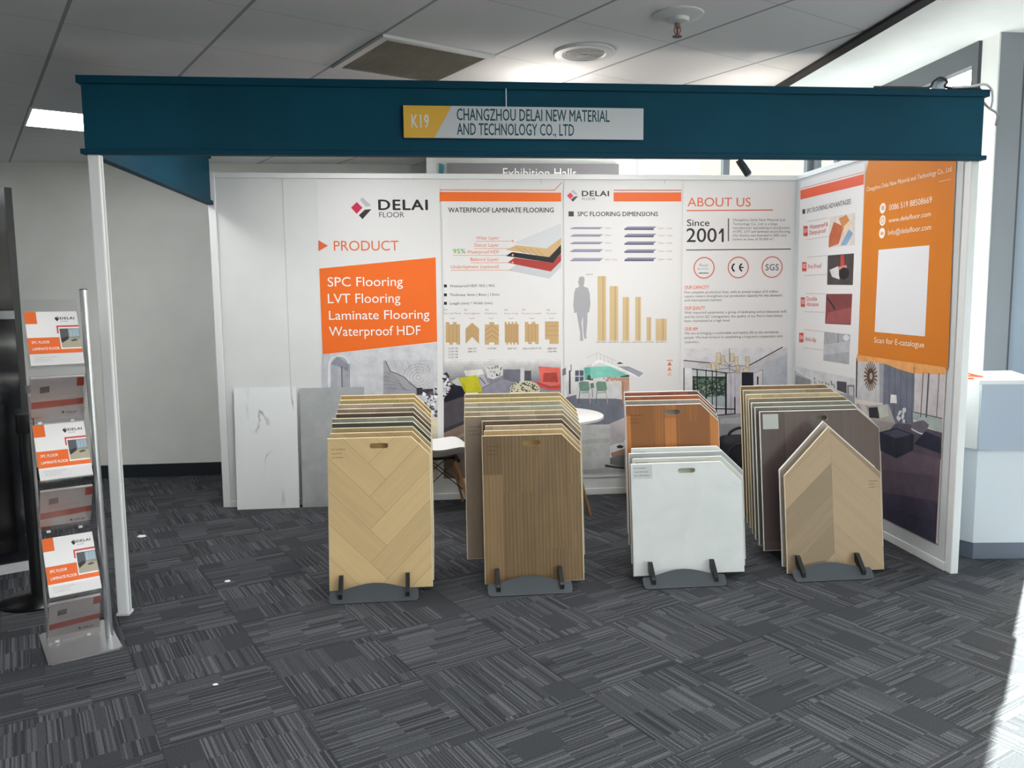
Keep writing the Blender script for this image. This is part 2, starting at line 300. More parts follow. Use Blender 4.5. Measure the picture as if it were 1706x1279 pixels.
# ------------------------------------------------------------------ artwork of the six posters: metres from the left edge and the floor
ART={
 'p1':[
  ('logo',[
   ('P','b9b9ba',[(0.313,2.301),(0.333,2.32),(0.397,2.258),(0.355,2.251)]),
   ('P','c2264a',[(0.29,2.285),(0.331,2.244),(0.287,2.198),(0.247,2.244)]),
   ('P','33302f',[(0.347,2.229),(0.397,2.233),(0.328,2.159),(0.302,2.189)]),
   ('T', '262424', 'DELAI', 0.45, 2.228, 0.362, 0.0732, 3),
   ('T', '4c4a4a', 'FLOOR', 0.452, 2.173, 0.186, 0.038, 0),
  ]),
  ('heading',[
   ('P','d8683a',[(0.0,2.006),(0.069,1.965),(-0.002,1.925)]),
   ('T', 'd9703f', 'PRODUCT', 0.111, 1.928, 0.479, 0.0723, 0),
  ]),
  ('orange_panel',[
   ('P','e86d28',[(-0.001,1.797),(0.866,1.875),(0.864,1.237),(0.001,1.156)]),
  ]),
  ('lettering',[
   ('T', 'f6f2ee', 'SPC Flooring', 0.057, 1.664, 0.558, 0.0676, 0),
   ('T', 'f6f2ee', 'LVT Flooring', 0.054, 1.539, 0.539, 0.0692, 0),
   ('T', 'f6f2ee', 'Laminate Flooring', 0.058, 1.415, 0.751, 0.0669, 0),
   ('T', 'f6f2ee', 'Waterproof HDF', 0.054, 1.292, 0.686, 0.0698, 0),
  ]),
  ('printed_photo',[
   ('P','cfd0d3',[(-0.003,1.155),(0.865,1.23),(0.854,0.461),(-0.02,0.486)]),
   ('P','bfc0c4',[(-0.003,1.155),(0.057,1.16),(0.024,0.484),(-0.02,0.486)]),
   ('P','dedee2',[(0.023,0.648),(0.037,1.071),(0.044,1.101),(0.063,1.126),(0.09,1.142),(0.122,1.148),(0.153,1.141),(0.179,1.124),(0.196,1.098),(0.201,1.068),(0.192,0.643)]),
   ('P','a9aab2',[(0.042,0.647),(0.056,1.067),(0.062,1.094),(0.077,1.117),(0.1,1.132),(0.126,1.137),(0.151,1.131),(0.173,1.115),(0.186,1.092),(0.191,1.065),(0.182,0.644)]),
   ('P','b4b5bc',[(0.108,1.066),(0.145,1.066),(0.135,0.645),(0.093,0.646)]),
   ('P','8f909a',[(0.056,1.08),(0.11,1.137),(0.191,1.078),(0.189,1.02),(0.108,1.066)]),
   ('L','2c2c30',0.0058,[(0.139,1.056),(0.137,0.84)]),
   ('L','86868e',0.0064,[(0.196,1.078),(0.187,0.643)]),
   ('P','c9c9cb',[(0.451,1.108),(0.835,1.101),(0.829,0.831),(0.443,0.84)]),
   ('L','8d8d90',0.0026,[(0.735,0.96),(0.731,0.951),(0.723,0.946),(0.714,0.945),(0.705,0.948),(0.699,0.955),(0.697,0.964),(0.699,0.974),(0.706,0.98),(0.715,0.983),(0.724,0.982),(0.731,0.976)]),
   ('L','8d8d90',0.0026,[(0.758,0.951),(0.746,0.934),(0.728,0.924),(0.707,0.923),(0.689,0.931),(0.676,0.947),(0.672,0.967),(0.679,0.986),(0.694,1.0),(0.714,1.005),(0.734,1.002),(0.751,0.99)]),
   ('L','8d8d90',0.0026,[(0.778,0.938),(0.759,0.914),(0.73,0.901),(0.698,0.902),(0.67,0.917),(0.652,0.942),(0.648,0.971),(0.659,0.999),(0.683,1.02),(0.713,1.028),(0.745,1.022),(0.77,1.003)]),
   ('L','8d8d90',0.0026,[(0.797,0.921),(0.767,0.892),(0.727,0.878),(0.685,0.883),(0.649,0.904),(0.628,0.938),(0.625,0.978),(0.641,1.014),(0.673,1.04),(0.714,1.05),(0.756,1.041),(0.789,1.017)]),
   ('L','8d8d90',0.0026,[(0.811,0.901),(0.772,0.869),(0.721,0.856),(0.669,0.865),(0.627,0.894),(0.603,0.938),(0.602,0.986),(0.624,1.03),(0.665,1.061),(0.716,1.072),(0.767,1.061),(0.808,1.03)]),
   ('L','9a9a9d',0.0026,[(0.527,1.101),(0.552,1.071),(0.541,1.039),(0.576,0.999)]),
   ('L','9a9a9d',0.0026,[(0.578,1.096),(0.6,1.065),(0.594,1.038),(0.62,0.998)]),
   ('L','9a9a9d',0.0026,[(0.629,1.091),(0.649,1.059),(0.646,1.037),(0.665,0.997)]),
   ('L','9a9a9d',0.0026,[(0.68,1.086),(0.697,1.053),(0.699,1.036),(0.71,0.997)]),
   ('L','9a9a9d',0.0026,[(0.731,1.081),(0.746,1.047),(0.752,1.035),(0.755,0.996)]),
   ('L','9a9a9d',0.0026,[(0.783,1.076),(0.795,1.04),(0.804,1.034),(0.8,0.995)]),
   ('P','a3a3a8',[(0.454,1.097),(0.473,1.098),(0.507,1.014),(0.607,0.971),(0.701,0.885),(0.83,0.873),(0.829,0.824),(0.446,0.833)]),
   ('L','77777c',0.0026,[(0.455,1.015),(0.505,0.994),(0.555,0.961),(0.598,0.869)]),
   ('L','77777c',0.0026,[(0.454,0.982),(0.504,0.968),(0.561,0.941),(0.611,0.868)]),
   ('L','77777c',0.0026,[(0.453,0.95),(0.504,0.942),(0.567,0.921),(0.624,0.868)]),
   ('L','77777c',0.0026,[(0.452,0.917),(0.503,0.916),(0.573,0.902),(0.637,0.868)]),
   ('L','77777c',0.0026,[(0.451,0.885),(0.502,0.89),(0.579,0.882),(0.649,0.868)]),
   ('L','3e3e42',0.0052,[(0.468,1.098),(0.507,1.014),(0.55,1.0),(0.607,0.971),(0.654,0.92),(0.701,0.883)]),
   ('P','3c3c40',[(0.698,0.885),(0.74,0.888),(0.746,0.873),(0.824,0.877),(0.826,0.831),(0.7,0.832)]),
   ('S','5a5560',40,3,0.012,[(0.739,0.833),(0.856,0.889),(0.852,0.653),(0.755,0.695)]),
   ('S','ececec',26,4,0.011,[(0.739,0.839),(0.856,0.889),(0.852,0.672),(0.755,0.695)]),
   ('P','d8d2b4',[(0.806,0.654),(0.857,0.653),(0.853,0.461),(0.802,0.462)]),
   ('P','cfc7b2',[(-0.02,0.486),(0.853,0.461),(0.847,0.167),(-0.03,0.196)]),
  ]),
 ],
 'p2':[
  ('orange_band',[
   ('P','e86d28',[(-0.013,2.36),(0.909,2.357),(0.909,2.29),(-0.014,2.291)]),
   ('L','c9744c',0.0057,[(-0.01,2.375),(0.856,2.375),(0.913,2.43)]),
  ]),
  ('heading',[
   ('T', '2f2c2d', 'WATERPROOF LAMINATE FLOORING', 0.049, 2.209, 0.801, 0.0355, 2),
  ]),
  ('lettering',[
   ('T', 'dc8a66', 'Wear Layer', 0.257, 2.008, 0.172, 0.0232, 2),
   ('L','dc8a66',0.0035,[(0.257,1.994),(0.529,1.994)]),
   ('T', 'dc8a66', 'Decor Layer', 0.244, 1.954, 0.185, 0.0232, 2),
   ('L','dc8a66',0.0035,[(0.243,1.94),(0.528,1.939)]),
   ('T', 'dc8a66', 'Waterproof HDF', 0.185, 1.903, 0.243, 0.0232, 2),
   ('L','dc8a66',0.0035,[(0.079,1.89),(0.528,1.887)]),
   ('T', 'dc8a66', 'Balance Layer', 0.211, 1.847, 0.216, 0.0233, 2),
   ('L','dc8a66',0.0035,[(0.211,1.833),(0.527,1.831)]),
   ('T', 'dc8a66', 'Underlayment (optional)', 0.061, 1.792, 0.366, 0.0233, 2),
   ('L','dc8a66',0.0035,[(0.061,1.778),(0.527,1.775)]),
   ('T', '6fae4c', '95%', 0.08, 1.904, 0.093, 0.0336, 2),
   ('P','262424',[(0.006,1.671),(0.028,1.671),(0.028,1.649),(0.006,1.649)]),
   ('T', '3a3737', 'Waterproof HDF: 95% | 90%', 0.049, 1.65, 0.344, 0.0187, 0),
   ('P','262424',[(0.005,1.604),(0.027,1.604),(0.027,1.582),(0.004,1.582)]),
   ('T', '3a3737', 'Thickness: 6mm | 8mm | 12mm', 0.048, 1.583, 0.38, 0.0188, 0),
   ('P','262424',[(0.004,1.54),(0.026,1.54),(0.025,1.517),(0.003,1.518)]),
   ('T', '3a3737', 'Length (mm) * Width (mm)', 0.047, 1.518, 0.326, 0.0188, 0),
   ('T', '8d8580', '01', 0.002, 1.473, 0.024, 0.0129, 0),
   ('T', 'bf9078', 'Normal Plank', 0.002, 1.446, 0.13, 0.013, 0),
   ('L','9c9490',0.0035,[(0.047,1.417),(0.066,1.41),(0.085,1.417)]),
   ('T', '8d8580', '02', 0.155, 1.471, 0.024, 0.013, 0),
   ('T', 'bf9078', 'Herringbone', 0.154, 1.444, 0.122, 0.013, 0),
   ('L','9c9490',0.0035,[(0.196,1.415),(0.215,1.408),(0.234,1.415)]),
   ('T', '8d8580', '03', 0.318, 1.469, 0.024, 0.013, 0),
   ('T', 'bf9078', 'Fishbone', 0.318, 1.442, 0.089, 0.013, 0),
   ('L','9c9490',0.0036,[(0.343,1.413),(0.362,1.406),(0.381,1.413)]),
   ('T', '8d8580', '04', 0.465, 1.467, 0.024, 0.013, 0),
   ('T', 'bf9078', 'Extra Long', 0.465, 1.44, 0.104, 0.0131, 0),
   ('L','9c9490',0.0036,[(0.497,1.411),(0.516,1.404),(0.536,1.411)]),
   ('T', '8d8580', '05', 0.602, 1.466, 0.024, 0.0131, 0),
   ('T', 'bf9078', 'Random Length', 0.601, 1.438, 0.152, 0.0131, 0),
   ('L','9c9490',0.0036,[(0.658,1.409),(0.677,1.402),(0.696,1.409)]),
   ('T', '8d8580', '06', 0.794, 1.463, 0.024, 0.0131, 0),
   ('T', 'bf9078', 'Parquet', 0.794, 1.436, 0.076, 0.0131, 0),
   ('L','9c9490',0.0036,[(0.813,1.407),(0.832,1.4),(0.851,1.407)]),
   ('T', '55504e', '1218*128', 0.031, 1.177, 0.072, 0.0131, 0),
   ('T', '55504e', '1218*148', 0.03, 1.154, 0.072, 0.0131, 0),
   ('T', '55504e', '1218*168', 0.03, 1.131, 0.072, 0.0131, 0),
   ('T', '55504e', '1218*198', 0.03, 1.109, 0.072, 0.0131, 0),
   ('T', '55504e', '606*101', 0.182, 1.174, 0.063, 0.0131, 0),
   ('T', '55504e', '808*101', 0.181, 1.151, 0.063, 0.0131, 0),
   ('T', '55504e', '1218*400', 0.329, 1.172, 0.068, 0.0131, 0),
   ('T', '55504e', '2000*192', 0.484, 1.169, 0.07, 0.0132, 0),
   ('T', '55504e', '1823/1218/914*192', 0.605, 1.167, 0.145, 0.0132, 0),
   ('T', '55504e', '808*404', 0.799, 1.164, 0.069, 0.0133, 0),
   ('T', '55504e', '1202*404', 0.799, 1.141, 0.069, 0.0133, 0),
  ]),
  ('layer_diagram',[
   ('P','c5c8ca',[(0.497,1.773),(0.563,1.819),(0.826,1.763),(0.907,1.843),(0.907,1.798),(0.816,1.708)]),
   ('P','a63f3a',[(0.492,1.831),(0.546,1.869),(0.844,1.829),(0.907,1.899),(0.907,1.843),(0.826,1.763)]),
   ('P','2a2a2c',[(0.48,1.883),(0.528,1.912),(0.815,1.873),(0.907,1.984),(0.907,1.902),(0.844,1.829)]),
   ('P','cbab7c',[(0.481,1.93),(0.564,1.964),(0.797,1.938),(0.908,2.019),(0.907,1.966),(0.815,1.873)]),
   ('P','d2d5d7',[(0.535,1.98),(0.908,2.127),(0.908,2.017),(0.797,1.938)]),
   ('L','a98a5f',0.0035,[(0.558,1.95),(0.629,1.901)]),
   ('L','a98a5f',0.0035,[(0.612,1.944),(0.677,1.894)]),
   ('L','a98a5f',0.0035,[(0.665,1.938),(0.725,1.886)]),
   ('L','a98a5f',0.0035,[(0.719,1.932),(0.773,1.879)]),
   ('E','e0a080',0.535,1.995,0.0071,0.0093,0),
   ('E','e0a080',0.534,1.89,0.0071,0.0094,0),
   ('E','e0a080',0.533,1.833,0.0071,0.0094,0),
  ]),
  ('plank_icon',[
   ('P','bf9f72',[(0.014,1.369),(0.123,1.368),(0.121,1.229),(0.012,1.23)]),
   ('P','bf9f72',[(0.015,1.386),(0.042,1.385),(0.042,1.369),(0.014,1.369)]),
   ('P','bf9f72',[(0.069,1.385),(0.096,1.384),(0.096,1.368),(0.069,1.368)]),
   ('P','bf9f72',[(0.039,1.23),(0.066,1.23),(0.066,1.213),(0.039,1.213)]),
   ('P','bf9f72',[(0.093,1.229),(0.121,1.229),(0.12,1.212),(0.093,1.213)]),
   ('L','9c7d55',0.003,[(0.042,1.369),(0.039,1.23)]),
   ('L','9c7d55',0.003,[(0.069,1.368),(0.066,1.23)]),
   ('L','9c7d55',0.003,[(0.096,1.368),(0.093,1.229)]),
  ]),
  ('plank_icon',[
   ('P','bf9f72',[(0.466,1.365),(0.574,1.364),(0.573,1.222),(0.465,1.223)]),
   ('P','bf9f72',[(0.466,1.382),(0.48,1.382),(0.48,1.365),(0.466,1.365)]),
   ('P','bf9f72',[(0.493,1.382),(0.507,1.381),(0.507,1.365),(0.493,1.365)]),
   ('P','bf9f72',[(0.52,1.381),(0.534,1.381),(0.534,1.364),(0.52,1.364)]),
   ('P','bf9f72',[(0.547,1.381),(0.561,1.381),(0.561,1.364),(0.547,1.364)]),
   ('P','bf9f72',[(0.478,1.223),(0.492,1.223),(0.491,1.206),(0.478,1.206)]),
   ('P','bf9f72',[(0.505,1.223),(0.519,1.222),(0.519,1.206),(0.505,1.206)]),
   ('P','bf9f72',[(0.532,1.222),(0.546,1.222),(0.546,1.205),(0.532,1.205)]),
   ('P','bf9f72',[(0.559,1.222),(0.573,1.222),(0.573,1.205),(0.559,1.205)]),
   ('L','9c7d55',0.003,[(0.48,1.365),(0.478,1.223)]),
   ('L','9c7d55',0.003,[(0.493,1.365),(0.492,1.223)]),
   ('L','9c7d55',0.003,[(0.507,1.365),(0.505,1.223)]),
   ('L','9c7d55',0.003,[(0.52,1.364),(0.519,1.222)]),
   ('L','9c7d55',0.003,[(0.534,1.364),(0.532,1.222)]),
   ('L','9c7d55',0.003,[(0.547,1.364),(0.546,1.222)]),
   ('L','9c7d55',0.003,[(0.561,1.364),(0.559,1.222)]),
  ]),
  ('plank_icon',[
   ('P','bf9f72',[(0.622,1.363),(0.73,1.362),(0.729,1.224),(0.621,1.226)]),
   ('P','bf9f72',[(0.622,1.38),(0.649,1.379),(0.649,1.363),(0.622,1.363)]),
   ('P','bf9f72',[(0.676,1.379),(0.703,1.379),(0.703,1.362),(0.676,1.362)]),
   ('P','bf9f72',[(0.648,1.225),(0.675,1.225),(0.675,1.208),(0.648,1.208)]),
   ('P','bf9f72',[(0.702,1.224),(0.729,1.224),(0.729,1.207),(0.702,1.207)]),
   ('L','9c7d55',0.003,[(0.649,1.363),(0.648,1.225)]),
   ('L','9c7d55',0.003,[(0.676,1.362),(0.675,1.225)]),
   ('L','9c7d55',0.003,[(0.703,1.362),(0.702,1.224)]),
  ]),
  ('plank_icon',[
   ('P','bf9f72',[(0.165,1.336),(0.216,1.38),(0.268,1.335),(0.266,1.216),(0.214,1.27),(0.163,1.217)]),
   ('L','8f714c',0.003,[(0.165,1.309),(0.216,1.357),(0.267,1.307)]),
   ('L','8f714c',0.003,[(0.164,1.285),(0.215,1.333),(0.267,1.284)]),
   ('L','8f714c',0.003,[(0.164,1.261),(0.215,1.309),(0.266,1.26)]),
   ('L','8f714c',0.003,[(0.164,1.238),(0.214,1.286),(0.266,1.236)]),
  ]),
  ('plank_icon',[
   ('P','bf9f72',[(0.313,1.364),(0.421,1.362),(0.419,1.207),(0.311,1.209)]),
   ('P','bf9f72',[(0.347,1.381),(0.385,1.381),(0.385,1.363),(0.347,1.363)]),
   ('P','e9e8e6',[(0.345,1.225),(0.383,1.225),(0.383,1.207),(0.345,1.207)]),
   ('L','8f714c',0.003,[(0.313,1.316),(0.367,1.357),(0.42,1.315)]),
   ('L','8f714c',0.003,[(0.312,1.278),(0.366,1.319),(0.42,1.277)]),
   ('L','8f714c',0.003,[(0.312,1.24),(0.366,1.281),(0.419,1.238)]),
  ]),
  ('plank_icon',[
   ('P','bf9f72',[(0.779,1.381),(0.886,1.38),(0.885,1.207),(0.814,1.208),(0.814,1.242),(0.779,1.242)]),
   ('L','9c7d55',0.0024,[(0.779,1.345),(0.886,1.344)]),
   ('L','9c7d55',0.0024,[(0.779,1.309),(0.886,1.308)]),
   ('L','9c7d55',0.0024,[(0.779,1.273),(0.886,1.272)]),
  ]),
  ('printed_photo',[
   ('P','dfdedd',[(-0.006,1.103),(0.904,1.087),(0.904,1.068),(-0.007,1.085)]),
   ('P','d3d2d1',[(-0.007,1.085),(0.904,1.068),(0.904,1.05),(-0.007,1.066)]),
   ('P','c7c6c5',[(-0.007,1.066),(0.904,1.05),(0.903,1.031),(-0.007,1.048)]),
   ('P','bbbab9',[(-0.007,1.048),(0.903,1.031),(0.903,1.012),(-0.008,1.03)]),
   ('P','afaeb1',[(-0.008,1.03),(0.903,1.012),(0.903,0.993),(-0.008,1.011)]),
   ('P','a3a2a6',[(-0.008,1.011),(0.903,0.993),(0.903,0.975),(-0.009,0.993)]),
   ('P','97969b',[(-0.009,0.993),(0.903,0.975),(0.903,0.956),(-0.009,0.974)]),
   ('P','8b8a90',[(-0.009,0.974),(0.903,0.956),(0.903,0.937),(-0.009,0.956)]),
   ('P','7f7e85',[(-0.009,0.956),(0.903,0.937),(0.903,0.824),(-0.011,0.844)]),
   ('P','1d1f2b',[(-0.012,0.795),(0.039,0.893),(0.076,0.917),(0.125,0.891),(0.154,0.841),(0.149,0.516),(-0.017,0.533)]),
   ('P','b9bab0',[(0.048,0.93),(0.101,0.96),(0.131,0.891),(0.082,0.901)]),
   ('P','4c484e',[(-0.013,0.764),(0.154,0.816),(0.151,0.623),(-0.017,0.564)]),
   ('P','37343a',[(-0.017,0.564),(0.151,0.623),(0.15,0.598),(-0.018,0.53)]),
   ('P','7f6f62',[(-0.018,0.53),(0.15,0.598),(0.902,0.578),(0.9,0.14),(-0.024,0.171)]),
   ('P','978675',[(-0.019,0.47),(0.149,0.529),(0.149,0.503),(-0.019,0.439)]),
   ('S','25252e',40,5,0.011,[(-0.011,1.008),(0.028,0.986),(0.05,0.849),(-0.015,0.814)]),
   ('S','dcdcdc',26,6,0.012,[(-0.012,0.98),(0.027,0.955),(0.044,0.849),(-0.009,0.82)]),
   ('P','6d6d78',[(0.451,1.015),(0.584,1.012),(0.583,0.919),(0.521,0.917),(0.45,0.94)]),
   ('P','8b8a96',[(0.253,0.839),(0.341,0.896),(0.453,0.939),(0.527,0.917),(0.69,0.913),(0.903,0.874),(0.902,0.559),(0.249,0.576)]),
   ('P','d9d9d0',[(0.148,1.011),(0.284,1.021),(0.311,0.973),(0.255,0.96),(0.16,0.971)]),
   ('P','cfcfcc',[(0.309,1.042),(0.445,1.053),(0.448,0.97),(0.372,0.94),(0.326,0.955)]),
   ('S','8b8b8c',22,7,0.008,[(0.318,1.036),(0.442,1.046),(0.444,0.977),(0.372,0.948)]),
   ('P','2b2a2e',[(0.394,0.988),(0.413,0.971),(0.402,0.96),(0.394,0.971)]),
   ('P','aaa6ae',[(0.255,0.972),(0.311,0.988),(0.347,0.91),(0.278,0.877)]),
   ('L','504c56',0.0074,[(0.267,0.956),(0.31,0.906)]),
   ('L','504c56',0.0056,[(0.311,0.973),(0.335,0.918)]),
   ('P','bdb827',[(0.108,0.955),(0.246,0.976),(0.267,0.913),(0.284,0.86),(0.278,0.838),(0.151,0.841)]),
   ('P','a7a31d',[(0.108,0.955),(0.131,0.922),(0.151,0.841),(0.167,0.84),(0.149,0.903)]),
   ('P','c6c6c8',[(0.584,1.028),(0.615,1.027),(0.614,0.915),(0.583,0.915)]),
   ('P','4c4c52',[(0.615,1.002),(0.668,1.001),(0.668,0.923),(0.615,0.924)]),
   ('E','cfc9ad',0.617,0.849,0.119,0.0737,0),
   ('S','4a5040',60,8,0.007,[(0.521,0.914),(0.702,0.91),(0.733,0.834),(0.495,0.839)]),
   ('P','d9695c',[(0.725,1.034),(0.897,1.018),(0.897,0.874),(0.746,0.903)]),
   ('P','a4443f',[(0.765,0.98),(0.869,0.983),(0.881,0.905),(0.758,0.912)]),
   ('P','c85248',[(0.693,0.926),(0.752,0.903),(0.827,0.879),(0.898,0.893),(0.898,0.843),(0.815,0.845),(0.733,0.872)]),
   ('L','7f2f2c',0.005,[(0.721,0.903),(0.815,0.867),(0.897,0.871)]),
  ]),
 ],
 'p3':[
  ('logo',[
   ('P','b9b9ba',[(0.056,2.366),(0.074,2.379),(0.11,2.343),(0.088,2.34)]),
   ('P','d2425f',[(0.05,2.359),(0.076,2.334),(0.05,2.308),(0.024,2.334)]),
   ('P','55504f',[(0.081,2.328),(0.111,2.331),(0.071,2.289),(0.054,2.305)]),
   ('T', '3a3636', 'DELAI', 0.141, 2.332, 0.208, 0.0383, 3),
   ('T', '77716f', 'FLOOR', 0.141, 2.301, 0.105, 0.0203, 0),
  ]),
  ('orange_band',[
   ('P','e06a38',[(0.386,2.36),(0.919,2.361),(0.919,2.293),(0.387,2.292)]),
   ('L','b06a54',0.0068,[(0.389,2.376),(0.918,2.377)]),
  ]),
  ('heading',[
   ('P','4a4240',[(0.036,2.217),(0.077,2.217),(0.077,2.179),(0.036,2.179)]),
   ('T', '353132', 'SPC FLOORING DIMENSIONS', 0.106, 2.181, 0.63, 0.0328, 2),
  ]),
  ('plank_profile',[
   ('P','9b98ad',[(0.05,2.088),(0.078,2.099),(0.307,2.099),(0.281,2.085),(0.05,2.086)]),
   ('P','6d6a80',[(0.05,2.089),(0.281,2.089),(0.281,2.084),(0.05,2.085)]),
   ('T', '8a8684', '3.2mm', 0.319, 2.086, 0.049, 0.0114, 0),
  ]),
  ('plank_profile',[
   ('P','85839a',[(0.472,2.087),(0.498,2.102),(0.727,2.102),(0.704,2.087)]),
   ('P','605e70',[(0.472,2.087),(0.704,2.087),(0.704,2.075),(0.472,2.076)]),
   ('T', '8a8684', '4.0mm + 1.0mm', 0.739, 2.083, 0.111, 0.0115, 0),
  ]),
  ('plank_profile',[
   ('P','9b98ad',[(0.05,2.031),(0.078,2.045),(0.307,2.044),(0.282,2.028),(0.05,2.029)]),
   ('P','6d6a80',[(0.05,2.032),(0.282,2.032),(0.282,2.027),(0.05,2.028)]),
   ('T', '8a8684', '3.5mm', 0.319, 2.031, 0.049, 0.0114, 0),
  ]),
  ('plank_profile',[
   ('P','85839a',[(0.473,2.032),(0.499,2.047),(0.728,2.047),(0.704,2.032)]),
   ('P','605e70',[(0.473,2.032),(0.704,2.032),(0.704,2.02),(0.473,2.021)]),
   ('T', '8a8684', '4.2mm + 1.0mm', 0.74, 2.028, 0.111, 0.0115, 0),
  ]),
  ('plank_profile',[
   ('P','9b98ad',[(0.05,1.974),(0.078,1.988),(0.308,1.987),(0.282,1.971),(0.05,1.972)]),
   ('P','6d6a80',[(0.05,1.976),(0.282,1.975),(0.282,1.97),(0.05,1.971)]),
   ('T', '8a8684', '4.0mm', 0.319, 1.973, 0.05, 0.0114, 0),
  ]),
  ('plank_profile',[
   ('P','85839a',[(0.473,1.974),(0.499,1.989),(0.728,1.988),(0.705,1.973)]),
   ('P','605e70',[(0.473,1.974),(0.705,1.973),(0.705,1.962),(0.473,1.963)]),
   ('T', '8a8684', '5.0mm + 1.0mm', 0.741, 1.97, 0.111, 0.0115, 0),
  ]),
  ('plank_profile',[
   ('P','9b98ad',[(0.049,1.915),(0.078,1.932),(0.308,1.931),(0.282,1.911),(0.049,1.912)]),
   ('P','6d6a80',[(0.049,1.916),(0.282,1.915),(0.282,1.91),(0.049,1.911)]),
   ('T', '8a8684', '5.0mm', 0.32, 1.915, 0.05, 0.0115, 0),
  ]),
  ('plank_profile',[
   ('P','85839a',[(0.473,1.913),(0.499,1.928),(0.729,1.927),(0.705,1.912)]),
   ('P','605e70',[(0.473,1.913),(0.705,1.912),(0.705,1.901),(0.473,1.902)]),
   ('T', '8a8684', '5.5mm + 1.0mm', 0.741, 1.908, 0.111, 0.0115, 0),
  ]),
  ('plank_profile',[
   ('P','9b98ad',[(0.049,1.844),(0.077,1.865),(0.308,1.863),(0.282,1.841),(0.049,1.842)]),
   ('P','6d6a80',[(0.049,1.845),(0.282,1.844),(0.282,1.84),(0.049,1.841)]),
   ('T', '8a8684', '5.0mm + 1.0mm', 0.32, 1.846, 0.097, 0.0115, 0),
  ]),
  ('plank_profile',[
   ('P','85839a',[(0.474,1.85),(0.5,1.865),(0.73,1.863),(0.706,1.849)]),
   ('P','605e70',[(0.474,1.85),(0.706,1.849),(0.706,1.837),(0.474,1.838)]),
   ('T', '8a8684', '6.0mm + 1.0mm', 0.742, 1.845, 0.112, 0.0116, 0),
  ]),
  ('man_silhouette',[
   ('P','a6a6a9',[(0.119,1.719),(0.149,1.724),(0.162,1.707),(0.157,1.667),(0.152,1.649),(0.19,1.632),(0.202,1.585),(0.207,1.504),(0.196,1.446),(0.184,1.446),(0.181,1.365),(0.174,1.272),(0.178,1.242),(0.157,1.243),(0.15,1.307),(0.146,1.424),(0.138,1.365),(0.15,1.227),(0.124,1.226),(0.126,1.284),(0.107,1.389),(0.098,1.447),(0.079,1.442),(0.072,1.506),(0.079,1.598),(0.089,1.63),(0.119,1.646),(0.11,1.679)]),
   ('T', '6f6a68', '185CM', 0.172, 1.733, 0.051, 0.0104, 0),
  ]),
  ('size_bar',[
   ('P','cdb48a',[(0.263,1.726),(0.329,1.725),(0.331,1.223),(0.264,1.224)]),
   ('P','bda277',[(0.3,1.725),(0.313,1.725),(0.314,1.224),(0.301,1.224)]),
  ]),
  ('size_bar',[
   ('P','cdb48a',[(0.358,1.648),(0.425,1.647),(0.427,1.222),(0.36,1.223)]),
   ('P','bda277',[(0.395,1.647),(0.408,1.647),(0.41,1.222),(0.396,1.222)]),
  ]),
  ('size_bar',[
   ('P','cdb48a',[(0.461,1.562),(0.513,1.561),(0.515,1.221),(0.463,1.221)]),
   ('P','bda277',[(0.49,1.562),(0.5,1.561),(0.502,1.221),(0.492,1.221)]),
  ]),
  ('size_bar',[
   ('P','cdb48a',[(0.561,1.562),(0.607,1.562),(0.609,1.219),(0.563,1.22)]),
   ('P','bda277',[(0.586,1.562),(0.595,1.562),(0.598,1.219),(0.589,1.219)]),
  ]),
  ('size_bar',[
   ('P','cdb48a',[(0.652,1.403),(0.69,1.403),(0.691,1.218),(0.654,1.218)]),
   ('P','bda277',[(0.673,1.403),(0.68,1.403),(0.682,1.218),(0.674,1.218)]),
  ]),
  ('size_bar',[
   ('P','cdb48a',[(0.726,1.39),(0.815,1.389),(0.817,1.216),(0.728,1.217)]),
   ('P','bda277',[(0.775,1.39),(0.793,1.39),(0.795,1.216),(0.777,1.216)]),
  ]),
  ('lettering',[
   ('T', '77716f', '1830*228mm', 0.253, 1.209, 0.082, 0.0094, 0),
   ('T', '77716f', '1524*228mm', 0.349, 1.208, 0.083, 0.0094, 0),
   ('T', '77716f', '1220*180mm', 0.448, 1.206, 0.077, 0.0094, 0),
   ('T', '77716f', '1220*150mm', 0.539, 1.205, 0.084, 0.0094, 0),
   ('T', '77716f', '610*122mm', 0.636, 1.203, 0.08, 0.0094, 0),
   ('T', '77716f', '600*300mm', 0.728, 1.202, 0.087, 0.0095, 0),
  ]),
  ('arrow_mark',[
   ('L','d9703f',0.006,[(0.819,1.061),(0.865,1.061)]),
   ('P','d9703f',[(0.841,1.053),(0.86,1.02),(0.823,1.021)]),
   ('P','dc9070',[(0.841,1.012),(0.86,0.98),(0.823,0.98)]),
   ('P','e2bda9',[(0.842,0.972),(0.861,0.939),(0.824,0.94)]),
  ]),
  ('printed_photo',[
   ('P','d6d6d6',[(-0.015,0.943),(0.283,1.075),(0.518,0.978),(0.519,0.82),(0.477,0.765),(0.022,0.785)]),
   ('P','7fc4b4',[(0.157,1.017),(0.283,1.024),(0.367,1.023),(0.516,0.946),(0.516,0.904),(0.162,0.911)]),
   ('P','5fae9d',[(0.157,1.017),(0.208,1.019),(0.208,0.91),(0.162,0.911)]),
   ('P','f0f0f0',[(0.213,1.039),(0.264,1.077),(0.288,1.075),(0.518,0.978),(0.622,0.944),(0.598,0.93),(0.518,0.961),(0.283,1.055),(0.222,1.025)]),
   ('P','9a9cab',[(0.425,1.022),(0.513,1.02),(0.631,0.965),(0.598,0.933),(0.513,0.98)]),
   ('L','b5b5b8',0.0028,[(0.255,1.135),(0.255,1.085)]),
   ('L','b5b5b8',0.0028,[(0.285,1.122),(0.287,1.073)]),
   ('L','b5b5b8',0.0028,[(0.315,1.109),(0.318,1.061)]),
